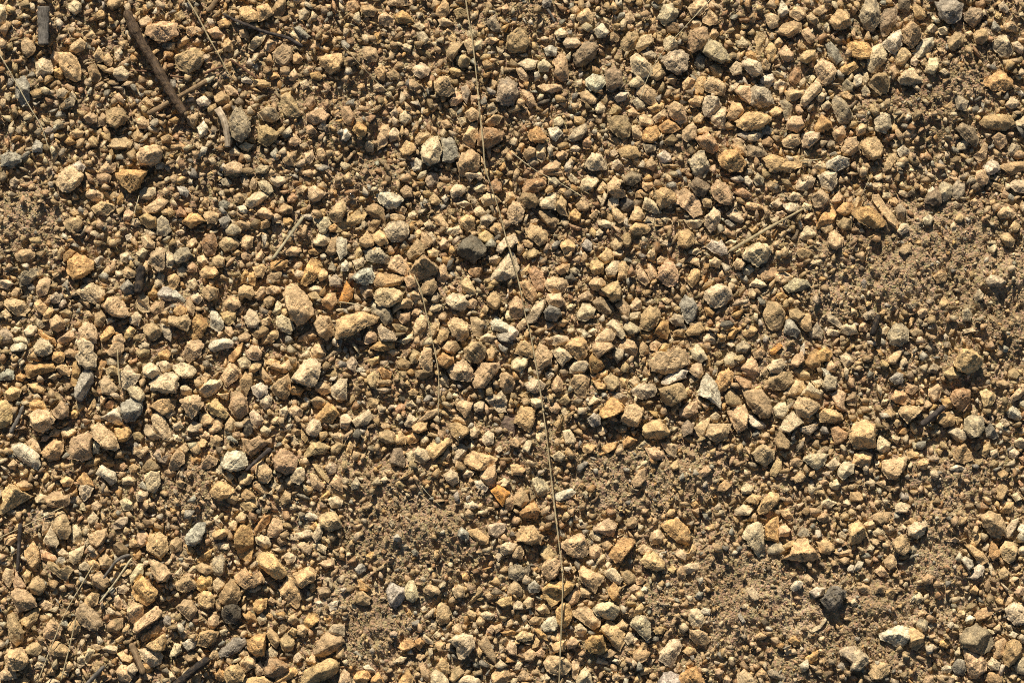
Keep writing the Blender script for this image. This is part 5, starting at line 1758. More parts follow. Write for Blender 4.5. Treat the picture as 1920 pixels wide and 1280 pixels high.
def soil_material():
    m, nt, b = nodes_of('dry_ochre_soil')
    geo = N(nt, 'ShaderNodeNewGeometry'); P = geo.outputs['Position']
    g3 = lambda v: (v, v, v)
    n1 = noise(nt, P, 14, 4)
    c = ramp(nt, n1.outputs['Fac'], [(0.3, (0.38, 0.258, 0.138)), (0.55, (0.55, 0.385, 0.215)), (0.75, (0.70, 0.52, 0.315))]).outputs[0]
    n2 = noise(nt, P, 320, 5, 0.75)
    c = mixc(nt, c, ramp(nt, n2.outputs['Fac'], [(0.3, g3(0.45)), (0.5, g3(1.0)), (0.72, g3(1.5))]).outputs[0], 1.0, 'MULTIPLY')
    v = N(nt, 'ShaderNodeTexVoronoi'); v.inputs['Scale'].default_value = 430; nt.links.new(P, v.inputs['Vector'])
    c = mixc(nt, c, v.outputs['Color'], 0.10, 'OVERLAY')
    nt.links.new(c, b.inputs['Base Color'])
    bp = N(nt, 'ShaderNodeBump'); bp.inputs['Strength'].default_value = 1.0; bp.inputs['Distance'].default_value = 0.0022
    nb = noise(nt, P, 380, 6, 0.75)
    ad = N(nt, 'ShaderNodeMath', operation='SUBTRACT'); nt.links.new(nb.outputs['Fac'], ad.inputs[0]); nt.links.new(v.outputs['Distance'], ad.inputs[1])
    nt.links.new(ad.outputs[0], bp.inputs['Height']); nt.links.new(bp.outputs[0], b.inputs['Normal'])
    return m

def fibre_material(name, c0, c1, scale=(1, 1, 1), bump=0.5, fine=900, patch=None):
    """wood, bark and straw: long fibres along the piece (its own UV-less object axis is X)"""
    m, nt, b = nodes_of(name)
    tc = N(nt, 'ShaderNodeAttribute', attribute_name='along').outputs['Vector']
    mp = N(nt, 'ShaderNodeMapping'); mp.inputs['Scale'].default_value = scale; nt.links.new(tc, mp.inputs['Vector'])
    n1 = noise(nt, mp.outputs[0], fine, 5, 0.7)
    c = ramp(nt, n1.outputs['Fac'], [(0.34, c0), (0.62, c1)]).outputs[0]
    geo = N(nt, 'ShaderNodeNewGeometry')
    n2 = noise(nt, geo.outputs['Position'], 160, 4)
    c = mixc(nt, c, ramp(nt, n2.outputs['Fac'], [(0.35, (0.6, 0.58, 0.55)), (0.65, (1.2, 1.2, 1.2))]).outputs[0], 0.8, 'MULTIPLY')
    if patch:
        n3 = noise(nt, geo.outputs['Position'], 260, 4)
        c = mixc(nt, c, patch, ramp(nt, n3.outputs['Fac'], [(0.52, (0, 0, 0)), (0.6, (0.75, 0.75, 0.75))]).outputs[0])
    nt.links.new(c, b.inputs['Base Color'])
    bp = N(nt, 'ShaderNodeBump'); bp.inputs['Strength'].default_value = bump; bp.inputs['Distance'].default_value = 0.0012
    nt.links.new(n1.outputs['Fac'], bp.inputs['Height']); nt.links.new(bp.outputs[0], b.inputs['Normal'])
    return m

# ------------------------------------------------------------------ terrain: dense gravel, with bare patches of trodden soil
BARE = [(1885, 640, 60, 120, .75), (1600, 1210, 110, 60, .85), (1480, 1070, 90, 60, .8), (1755, 470, 150, 95, 1.0), (1870, 560, 110, 110, .95), (1800, 150, 62, 75, .8), (1740, 185, 70, 60, .8), (1640, 470, 120, 50, .7),
        (1430, 1120, 150, 95, 1.0), (1540, 1160, 120, 85, .95), (1370, 1060, 70, 70, .8), (1190, 905, 120, 55, .9), (1330, 885, 60, 45, .6),
        (770, 1000, 110, 75, .95), (690, 1170, 80, 75, .9), (860, 1040, 50, 45, .8), (35, 425, 70, 60, .95), (1745, 1030, 55, 95, .85),
        (1650, 1150, 75, 50, .85), (1800, 905, 70, 50, .75), (700, 900, 75, 40, .7), (355, 915, 55, 40, .8), (590, 195, 50, 45, .7),
        (650, 240, 50, 40, .7), (1100, 760, 60, 40, .6), (1700, 520, 150, 60, .9), (1570, 560, 90, 50, .75), (1440, 640, 70, 50, .6), (1640, 700, 60, 40, .5),
        (1180, 445, 55, 28, .6), (720, 340, 40, 24, .6), (1240, 1130, 55, 45, .7), (985, 30, 50, 45, .55), (1500, 1250, 60, 40, .8), (1010, 850, 60, 40, .5)]

def bare(x, y):
    v = np.zeros_like(np.asarray(x, float))
    for cx, cy, rx, ry, w in BARE:
        v = np.maximum(v, min(w * 1.06, 1) * np.exp(-(((x - cx) / (1.06 * rx)) ** 2 + ((y - cy) / (1.06 * ry)) ** 2) ** 1.3 * 0.65))
    return v

class Waves:
    def __init__(s, wl, n=14, seed=0):
        r = np.random.default_rng(seed); a = r.uniform(0, 2 * np.pi, n); k = 2 * np.pi / (wl * r.uniform(0.7, 1.4, n))
        s.kx, s.ky, s.p = k * np.cos(a), k * np.sin(a), r.uniform(0, 2 * np.pi, n); s.n = n
    def __call__(s, x, y):
        x = np.asarray(x, float); y = np.asarray(y, float); v = np.zeros_like(x)
        for i in range(s.n): v = v + np.sin(s.kx[i] * x + s.ky[i] * y + s.p[i])
        return v * (1.4 / s.n ** 0.5)
W1, W2, W3, W4, W5 = Waves(420, 8, 1), Waves(95, 12, 2), Waves(34, 16, 3), Waves(15, 20, 4), Waves(9, 20, 5)

def ground_z(x, y):
    b = bare(x, y)
    return 3.0 * W1(x, y) + 2.2 * W2(x, y) + (b * 15.5 - 13.0) + (.35 + .65 * b) * (2.2 * W3(x, y) + 1.7 * W4(x, y) + 1.0 * W5(x, y))

def mesh_object(name, verts, faces_flat, loops, mat, tints=None, midx=None, smooth=False):
    """verts (n,3) array, faces as a flat vertex list + loop counts"""
    me = bpy.data.meshes.new(name)
    nv, nl, nf = len(verts), len(faces_flat), len(loops)
    me.vertices.add(nv); me.vertices.foreach_set('co', np.asarray(verts, np.float32).ravel())
    me.loops.add(nl); me.loops.foreach_set('vertex_index', np.asarray(faces_flat, np.int32))
    me.polygons.add(nf)
    st = np.zeros(nf, np.int32); st[1:] = np.cumsum(loops)[:-1]
    me.polygons.foreach_set('loop_start', st)
    for m in (mat if isinstance(mat, list) else [mat]): me.materials.append(m)
    if midx is not None: me.polygons.foreach_set('material_index', np.asarray(midx, np.int32))
    if smooth: me.polygons.foreach_set('use_smooth', np.ones(nf, bool))
    if tints is not None:
        a = me.attributes.new('tint', 'FLOAT_COLOR', 'POINT')
        t = np.ones((nv, 4), np.float32); t[:, :3] = tints
        a.data.foreach_set('color', t.ravel())
    me.update(calc_edges=True); me.validate()
    o = bpy.data.objects.new(name, me); C.objects.link(o)
    return o

def tag(o, label, cat, group=None):
    o['label'] = label; o['category'] = cat
    if group: o['group'] = group
    return o

# ground sheet: fine in the middle, coarse out to the horizon
def ground():
    step = 3.0
    xs = np.concatenate([[-12000000, -600000, -40000, -6000, -1500, -500], np.arange(-200, 2121, step), [2420, 3420, 8000, 42000, 600000, 12000000]])
    ys = np.concatenate([[-12000000, -600000, -40000, -6000, -1500, -500], np.arange(-200, 1481, step), [1780, 2780, 7000, 42000, 600000, 12000000]])
    X, Y = np.meshgrid(xs, ys)
    inner = (X > -600) & (X < 2500) & (Y > -600) & (Y < 1900)
    Z = np.where(inner, ground_z(np.clip(X, -600, 2500), np.clip(Y, -600, 1900)), -7.0)
    V = np.stack([(X - 960) * U, (640 - Y) * U, Z * U], -1).reshape(-1, 3)
    h, w = X.shape
    i = (np.arange(h - 1)[:, None] * w + np.arange(w - 1)[None, :]).ravel()
    F = np.stack([i, i + w, i + w + 1, i + 1], 1)
    o = mesh_object('ground', V, F.ravel(), np.full(len(F), 4), soil_material(), smooth=True)
    o['kind'] = 'structure'
ground()

# ------------------------------------------------------------------ stones
HC = 5                                            # height map cell (pixels): what lies on the stones rests on it
HX0, HY0, HW, HH = -260, -260, 490, 362
xx, yy = np.meshgrid(HX0 + HC * (np.arange(HW) + .5), HY0 + HC * (np.arange(HH) + .5))
HMAP = ground_z(xx, yy)
def hmap_put(x, y, z):
    ix = ((np.asarray(x) - HX0) / HC).astype(int); iy = ((np.asarray(y) - HY0) / HC).astype(int)
    ok = (ix >= 0) & (ix < HW) & (iy >= 0) & (iy < HH)
    np.maximum.at(HMAP, (iy[ok], ix[ok]), np.asarray(z)[ok])

def hull(P):
    P = sorted(map(tuple, P))
    def half(Q):
        h = []
        for p in Q:
            while len(h) >= 2 and (h[-1][0] - h[-2][0]) * (p[1] - h[-2][1]) - (h[-1][1] - h[-2][1]) * (p[0] - h[-2][0]) <= 0: h.pop()
            h.append(p)
        return h[:-1]
    return half(P) + half(P[::-1])

def stone_shape(P, n_ang, n_ring, r):
    """A stone grown from its outline: steep broken faces rise from the outline's edges and are cut off by two to four
    tilted top faces, blended a little where the stone is worn, then roughened. Pixels, y up, z from its rim."""
    P = np.array(P, float); P[:, 1] *= -1
    x, y = P[:, 0], P[:, 1]; x1, y1 = np.roll(x, -1), np.roll(y, -1)
    cr = x * y1 - x1 * y; A = cr.sum() / 2
    c = np.array([((x + x1) * cr).sum(), ((y + y1) * cr).sum()]) / (6 * A)
    Q = P - c
    ang_v = np.arctan2(Q[:, 1], Q[:, 0])
    th = np.linspace(-np.pi, np.pi, n_ang, endpoint=False) + r.uniform(0, .1)
    for a in ang_v:                                # keep the outline's corners
        d = np.abs((th - a + np.pi) % (2 * np.pi) - np.pi); th[d.argmin()] = a
    th = np.sort(th)
    D = np.stack([np.cos(th), np.sin(th)], 1)
    R = np.full(len(th), 1e-6)
    for i in range(len(Q)):
        a, b = Q[i], Q[(i + 1) % len(Q)]; e = b - a
        den = D[:, 0] * e[1] - D[:, 1] * e[0]
        with np.errstate(divide='ignore', invalid='ignore'):
            t = (a[0] * e[1] - a[1] * e[0]) / den
            s = (a[0] * D[:, 1] - a[1] * D[:, 0]) / den
        ok = (np.abs(den) > 1e-9) & (t > 0) & (s >= -1e-6) & (s <= 1 + 1e-6)
        R = np.where(ok, np.maximum(R, t), R)
    m0 = np.sqrt(A if A > 0 else -A)
    worn = r.uniform(0.004, 0.028)
    if worn > .024:
        R = (R * 2 + np.roll(R, 1) + np.roll(R, -1)) / 4
    R *= (1.10 if m0 < 40 else 1.06) * (1 + 0.04 * r.normal(size=len(R)))
    Hl = hull(Q)
    m = 1e9
    for i in range(len(Hl)):
        a, b = np.array(Hl[i]), np.array(Hl[(i + 1) % len(Hl)]); e = b - a; L = np.hypot(*e) + 1e-9; nrm = np.array([-e[1], e[0]]) / L
        m = min(m, max((np.array(q) - a) @ nrm for q in Hl))
    Ht = m * r.uniform(0.42, 0.75)
    T = np.concatenate([[1.0, 0.95], np.linspace(0.86, 0.0, n_ring - 2)])
    pts = (T[:, None, None] * (R[:, None] * D)[None]).reshape(-1, 2)[: (n_ring - 1) * len(th) + 1]
    planes = []
    for i in range(len(Hl)):
        a, b = np.array(Hl[i]), np.array(Hl[(i + 1) % len(Hl)]); e = b - a; L = np.hypot(*e)
        if L < 0.3 * m: continue
        nrm = np.array([-e[1], e[0]]) / L
        planes.append(np.maximum(((pts - a) @ nrm), 0) * r.choice([r.uniform(.5, 1.0), r.uniform(.9, 1.8), r.uniform(3, 8), 30.0]) + 0.07 * m)
    kind = r.uniform()
    if kind < .38: tops = [(r.uniform(.05, .65), r.uniform(0, 6.283))]
    elif kind < .82:                               # a ridge: one face to the light, one away
        a = r.normal(-1.57, .75); tops = [(r.uniform(.25, .85), a), (r.uniform(.45, 1.25), a + np.pi + r.normal(0, .5))]
    else: tops = [(r.uniform(.2, .9), r.uniform(0, 6.283)) for _ in range(3)]
    for g, a in tops:
        off = r.normal(0, .15, 2) * m
        planes.append(Ht * r.uniform(.92, 1.12) + (pts - off) @ (np.array([np.cos(a), np.sin(a)]) * g))
    Z = np.stack(planes); k = worn * m
    z = -k * np.log(np.exp(-np.clip(Z / k, -30, 60)).sum(0))
    z = np.maximum(z, -0.05 * m)
    ph = r.uniform(0, 6, 8)
    w1, w2 = 2 * np.pi / (0.55 * m), 2 * np.pi / (0.24 * m)
    nz = (np.sin(w1 * pts[:, 0] + ph[0]) * np.sin(w1 * pts[:, 1] + ph[1]) * .6 + np.sin(w1 * .8 * (pts[:, 0] + pts[:, 1]) + ph[2]) * .4
          + .45 * np.sin(w2 * pts[:, 0] + ph[3]) * np.sin(w2 * pts[:, 1] + ph[4]))
    z = z + 0.03 * m * (nz - .8 * np.abs(nz)) + r.normal(0, 0.014 * m, len(z))
    n = len(th)
    V = np.concatenate([pts, z[:, None]], 1)
    low = []
    for s, dz in ((0.97, -0.16), (0.84, -0.38), (0.5, -0.55)):
        q = s * R[:, None] * D
        low.append(np.concatenate([q, np.full((n, 1), dz * m) + r.normal(0, .02 * m, (n, 1))], 1))
    V = np.concatenate([V] + low + [[[0, 0, -0.58 * m]]])
    F, L = [], []
    idx = np.arange(n); nx = (idx + 1) % n
    top = (n_ring - 1) * n
    for k in range(n_ring - 2):
        F.append(np.stack([k * n + idx, k * n + nx, (k + 1) * n + nx, (k + 1) * n + idx], 1).ravel()); L.append(np.full(n, 4))
    k = n_ring - 2
    F.append(np.stack([k * n + idx, k * n + nx, np.full(n, top)], 1).ravel()); L.append(np.full(n, 3))
    base = top + 1
    F.append(np.stack([base + idx, base + nx, nx, idx], 1).ravel()); L.append(np.full(n, 4))
    for k in range(2):
        a = base + k * n; b = a + n
        F.append(np.stack([b + idx, b + nx, a + nx, a + idx], 1).ravel()); L.append(np.full(n, 4))
    a = base + 2 * n
    F.append(np.stack([np.full(n, a + n), a + nx, a + idx], 1).ravel()); L.append(np.full(n, 3))
    cen = np.array([c[0], -c[1]])
    return V, np.concatenate(F), np.concatenate(L), cen, m, Ht

class Pile:
    """many pieces gathered into one mesh"""
    def __init__(s): s.V, s.F, s.L, s.T, s.M, s.n = [], [], [], [], [], 0
    def add(s, V, F, L, tint, mi):
        s.V.append(V); s.F.append(F + s.n); s.L.append(L); s.T.append(np.broadcast_to(tint, (len(V), 3))); s.M.append(np.full(len(L), mi)); s.n += len(V)
    def build(s, name, mats):
        return mesh_object(name, np.concatenate(s.V), np.concatenate(s.F), np.concatenate(s.L), mats, np.concatenate(s.T), np.concatenate(s.M))

OCC = np.zeros((HH, HW), bool)                    # cells under a stone of the photograph
def occ_put(P):
    P = np.array(P, float); x0, y0 = P.min(0); x1, y1 = P.max(0)
    ix0, ix1 = max(int((x0 - HX0) / HC), 0), min(int((x1 - HX0) / HC) + 1, HW); iy0, iy1 = max(int((y0 - HY0) / HC), 0), min(int((y1 - HY0) / HC) + 1, HH)
    gx, gy = xx[iy0:iy1, ix0:ix1], yy[iy0:iy1, ix0:ix1]; ins = np.zeros(gx.shape, bool)
    for i in range(len(P)):
        (xa, ya), (xb, yb) = P[i], P[(i + 1) % len(P)]
        if ya == yb: continue
        ins ^= ((ya > gy) != (yb > gy)) & (gx < (xb - xa) * (gy - ya) / (yb - ya) + xa)
    OCC[iy0:iy1, ix0:ix1] |= ins

def sat(code): return MIDX[code]
pile = Pile()
for i, line in enumerate(DATA.strip().split('\n')):
    lab, spec = line.split('|') if '|' in line else (None, line)
    f = spec.split(); code = f[0]; P = [tuple(map(float, q.split(','))) for q in f[1:]]
    r = np.random.default_rng(1000 + i)
    V, F, L, c, m, Ht = stone_shape(P, 44 if lab else 26, 15 if lab else 9, r)
    gz = float(ground_z(c[0], c[1])); b = float(bare(c[0], c[1]))
    lift = gz + m * r.uniform(0.28, 0.5) * (1 - 0.45 * b)
    hmap_put(c[0] + V[:, 0], c[1] - V[:, 1], V[:, 2] + lift)
    occ_put(P)
    ox, oy, oz = at(c[0], c[1], lift)
    k = U * (CAM_H - lift * U) / CAM_H
    tint = tint_of(code)
    if lab:
        o = mesh_object('stone', V * k, F, L, MATS[MIDX[code]], np.broadcast_to(tint, (len(V), 3)))
        o.location = (ox, oy, oz)
        tag(o, lab, 'stone', 'loose stones on the gravel')
    else:
        pile.add(V * k + np.array([ox, oy, oz]), F, L, tint, MIDX[code])

# ------------------------------------------------------------------ gravel: angular chips, grit and crumbs between the stones
def chip_templates(n, npts):
    out = []
    for _ in range(n):
        bm = bmesh.new()
        p = rng.normal(size=(npts, 3)); p /= np.linalg.norm(p, axis=1)[:, None]; p *= rng.uniform(.8, 1.1, (npts, 1))
        p *= np.array([rng.uniform(1.0, 1.3), rng.uniform(.65, 1.0), rng.uniform(.45, .9)])
        for q in p: bm.verts.new(q)
        h = bmesh.ops.convex_hull(bm, input=bm.verts)
        bmesh.ops.delete(bm, geom=[g for g in h['geom_interior'] if isinstance(g, bmesh.types.BMVert)], context='VERTS')
        bmesh.ops.triangulate(bm, faces=bm.faces)
        bm.verts.index_update()
        V = np.array([v.co for v in bm.verts]); F = np.array([[v.index for v in f_.verts] for f_ in bm.faces])
        bm.free(); out.append((V, F))
    return out
BIG, SMALL = chip_templates(80, 9), chip_templates(60, 7)
CODES = np.array(list('ytcwgobrnldpk')); CW = np.array([.15, .25, .17, .05, .06, .03, .075, .07, .13, .06, .02, .07, .004]); CW /= CW.sum()

OC2 = np.zeros_like(OCC); SOILC = np.array([0.58, 0.405, 0.225])
def scatter(count, r0, r1, templates, avoid, density, sink, margin=90, power=1.6, soil=False):
    x = rng.uniform(-margin, 1920 + margin, count); y = rng.uniform(-margin, 1280 + margin, count)
    u = rng.uniform(0, 1, count) ** power; rad = r0 + (r1 - r0) * u
    keep = rng.uniform(0, 1, count) < density(x, y)
    x, y, rad = x[keep], y[keep], rad[keep]
    o = np.argsort(-rad); x, y, rad = x[o], y[o], rad[o]
    nplaced = 0
    codes = rng.choice(len(CODES), len(x), p=CW)
    gz = ground_z(x, y)
    for i in range(len(x)):
        ix, iy = int((x[i] - HX0) / HC), int((y[i] - HY0) / HC)
        k = int(rad[i] * avoid / HC + .5)
        if OCC[iy - k:iy + k + 1, ix - k:ix + k + 1].any() and rng.uniform() < .97: continue
        if rad[i] > 4:
            k2 = int(rad[i] * .6 / HC + .35)
            w_ = OC2[iy - k2:iy + k2 + 1, ix - k2:ix + k2 + 1]
            if w_.mean() > .45: continue
            w_[:] = True
        V, F = templates[rng.integers(len(templates))]
        a, t1 = rng.uniform(0, 6.283), rng.normal(0, .5)
        ca, sa, ct, s1 = math.cos(a), math.sin(a), math.cos(t1), math.sin(t1)
        M = np.array([[ca, -sa, 0], [sa, ca, 0], [0, 0, 1]]) @ np.array([[1, 0, 0], [0, ct, -s1], [0, s1, ct]])
        z = gz[i] + rad[i] * rng.uniform(*sink)
        k = U * (CAM_H - z * U) / CAM_H
        W = (V @ M.T) * rad[i] * k + np.array([(x[i] - 960) * k, (640 - y[i]) * k, z * U])
        cd = CODES[codes[i]]; tn = tint_of(cd, .24) * .84
        if soil: tn = tn * .45 + SOILC * rng.uniform(.3, .6)
        pile.add(W, F.ravel(), np.full(len(F), 3), tn, MIDX[cd]); nplaced += 1
        if rad[i] > 4: hmap_put(np.array([x[i]]), np.array([y[i]]), np.array([z + rad[i] * .6]))
    return nplaced
dense = lambda x, y: 1 - bare(x, y)
counts = [scatter(22000, 7.5, 13, BIG, 0.5, lambda x, y: dense(x, y) ** 1.6 * .97 + .008, (.1, 1.2)),
          scatter(70000, 4.5, 8.5, BIG, 0.35, lambda x, y: dense(x, y) ** 1.2 * .9 + .04, (-.1, 1.2)),
          scatter(50000, 2.4, 5.2, SMALL, 0.2, lambda x, y: .4 + .3 * bare(x, y), (-.4, .9)),
          scatter(110000, 0.9, 3.2, SMALL, 0, lambda x, y: .24 + .34 * bare(x, y), (-.5, .6), soil=True)]
print('scatter', counts)
g = pile.build('gravel', MATS); g['kind'] = 'stuff'
tag(g, 'small tan and ochre gravel and grit filling the ground between the larger stones', 'gravel')

# ------------------------------------------------------------------ straws, stems, twigs and wood lying on the stones
def spline(pts, step=6.0):
    P = np.array(pts, float); d = np.r_[0, np.cumsum(np.hypot(*np.diff(P, axis=0).T))]
    n = max(int(d[-1] / step), 4); s = np.linspace(0, d[-1], n)
    T = np.gradient(P, d, axis=0) if len(P) > 2 else np.repeat((P[1:] - P[:1]) / d[-1], 2, 0)
    out = np.zeros((n, 2))
    for j in range(n):
        i = min(np.searchsorted(d, s[j], 'right') - 1, len(P) - 2); h = d[i + 1] - d[i]; u = (s[j] - d[i]) / h
        out[j] = ((2 * u ** 3 - 3 * u ** 2 + 1) * P[i] + (u ** 3 - 2 * u ** 2 + u) * h * T[i] + (-2 * u ** 3 + 3 * u ** 2) * P[i + 1] + (u ** 3 - u ** 2) * h * T[i + 1])
    return out, s

def rest_height(Q, win, extra, smooth=True):
    ix = np.clip(((Q[:, 0] - HX0) / HC).astype(int), 1, HW - 2); iy = np.clip(((Q[:, 1] - HY0) / HC).astype(int), 1, HH - 2)
    z = np.array([HMAP[b - 1:b + 2, a - 1:a + 2].max() for a, b in zip(ix, iy)])
    w = max(int(win / 6), 1); n = len(z)
    zm = np.array([z[max(0, i - w):i + w + 1].max() for i in range(n)])
    if smooth:
        zs = np.array([zm[max(0, i - w):i + w + 1].mean() for i in range(n)]); zm = np.maximum(zs, zm - 2)
    return zm + extra

def rod(name, pts, r0, r1, mat, flat=1.0, win=60, rough=0.0, nside=8, parent=None, seed=0, knots=(), zfix=None, sink=0.0, straight=False, taper_ends=True):
    """a stem, twig or splinter: a tube along pts with its own thickness, flattening, knots and roughness, laid on the stones"""
    r = np.random.default_rng(seed + 77)
    Q, s = spline(pts, 3.0 if rough else 6.0)
    n = len(Q)
    if zfix is not None: z = np.full(n, float(zfix))
    else:
        z = rest_height(Q, win, min(r0, r1) * flat * (1 - sink) - sink * 6)
        if straight: z = np.linspace(z[: n // 2].max(), z[n // 2:].max(), n)
    T = np.gradient(Q, axis=0); T /= np.linalg.norm(T, axis=1)[:, None]
    Nn = np.stack([-T[:, 1], T[:, 0]], 1)
    if ('straw' in name or 'stem' in name) and flat == 1: r0, r1 = r0 * .62, r1 * .62
    u = np.linspace(0, 1, n); rad = r0 + (r1 - r0) * u
    if not rough: rad = rad * (1 + .16 * np.sin(u * s[-1] / 37 + seed) + .1 * np.sin(u * s[-1] / 11))
    for kp, ks in knots: rad = rad * (1 + ks * np.exp(-((u - kp) * s[-1] / (r0 * 1.3)) ** 2))
    if taper_ends:
        rad = rad * np.clip(np.minimum(u, 1 - u) * s[-1] / (1.2 * r0) + .45, 0, 1)
    V, al = [], []
    ph = np.linspace(0, 2 * np.pi, nside, endpoint=False)
    side = r.normal(0, 1, nside)
    for i in range(n):
        rr = rad[i] * (1 + rough * (.55 * side + .6 * r.normal(0, 1, nside)))
        x = Q[i, 0] + Nn[i, 0] * np.cos(ph) * rr; y = Q[i, 1] + Nn[i, 1] * np.cos(ph) * rr
        zz = z[i] + np.sin(ph) * rr * flat
        k = U * (CAM_H - zz * U) / CAM_H
        V.append(np.stack([(x - 960) * k, (640 - y) * k, zz * U], 1)); al.append(np.stack([np.full(nside, s[i] * U), np.cos(ph) * r0 * U, np.sin(ph) * r0 * U], 1))
    for e in (0, n - 1):
        V.append(V[e].mean(0)[None]); al.append(al[e].mean(0)[None])
    V = np.concatenate(V); al = np.concatenate(al)
    F, L = [], []
    j = np.arange(nside); j1 = (j + 1) % nside
    for i in range(n - 1):
        F.append(np.stack([i * nside + j, (i + 1) * nside + j, (i + 1) * nside + j1, i * nside + j1], 1).ravel()); L.append(np.full(nside, 4))
    F.append(np.stack([j, j1, np.full(nside, n * nside)], 1).ravel()); L.append(np.full(nside, 3))
    F.append(np.stack([(n - 1) * nside + j1, (n - 1) * nside + j, np.full(nside, n * nside + 1)], 1).ravel()); L.append(np.full(nside, 3))
    base = V[0].copy() if parent is None else np.array(parent.location)
    o = mesh_object(name, V - base, np.concatenate(F), np.concatenate(L), mat, smooth=not rough)
    a = o.data.attributes.new('along', 'FLOAT_VECTOR', 'POINT'); a.data.foreach_set('vector', al.astype(np.float32).ravel())
    if parent is None: o.location = base
    else: o.parent = parent
    return o, Q, z

STRAW = fibre_material('dry_straw', (0.40, 0.29, 0.14), (0.70, 0.57, 0.34), (.5, 1, 1), .3, 1600)
PSTRAW = fibre_material('bleached_straw', (0.50, 0.40, 0.22), (0.74, 0.63, 0.40), (.12, 1, 1), .3, 1600)
BARK = fibre_material('brown_bark', (0.060, 0.038, 0.024), (0.21, 0.145, 0.095), (.25, 1, 1), 1.0, 700, patch=(0.22, 0.14, 0.075))
GBARK = fibre_material('grey_bark', (0.10, 0.085, 0.07), (0.30, 0.26, 0.21), (.22, 1, 1), 1.0, 700)
WOOD = fibre_material('weathered_wood', (0.20, 0.12, 0.06), (0.46, 0.32, 0.18), (.10, 1, 1), .9, 800)
PWOOD = fibre_material('pale_wood', (0.38, 0.26, 0.15), (0.80, 0.64, 0.44), (.10, 1, 1), .9, 800)
RED = fibre_material('reddish_twig', (0.11, 0.055, 0.032), (0.27, 0.15, 0.09), (.2, 1, 1), .8, 800)
DARK = fibre_material('dark_twig', (0.035, 0.028, 0.024), (0.15, 0.12, 0.10), (.2, 1, 1), .9, 800)
CHAR = fibre_material('charred_wood', (0.012, 0.011, 0.011), (0.075, 0.062, 0.052), (.3, 1, 1), 1.0, 900, patch=(0.13, 0.09, 0.055))

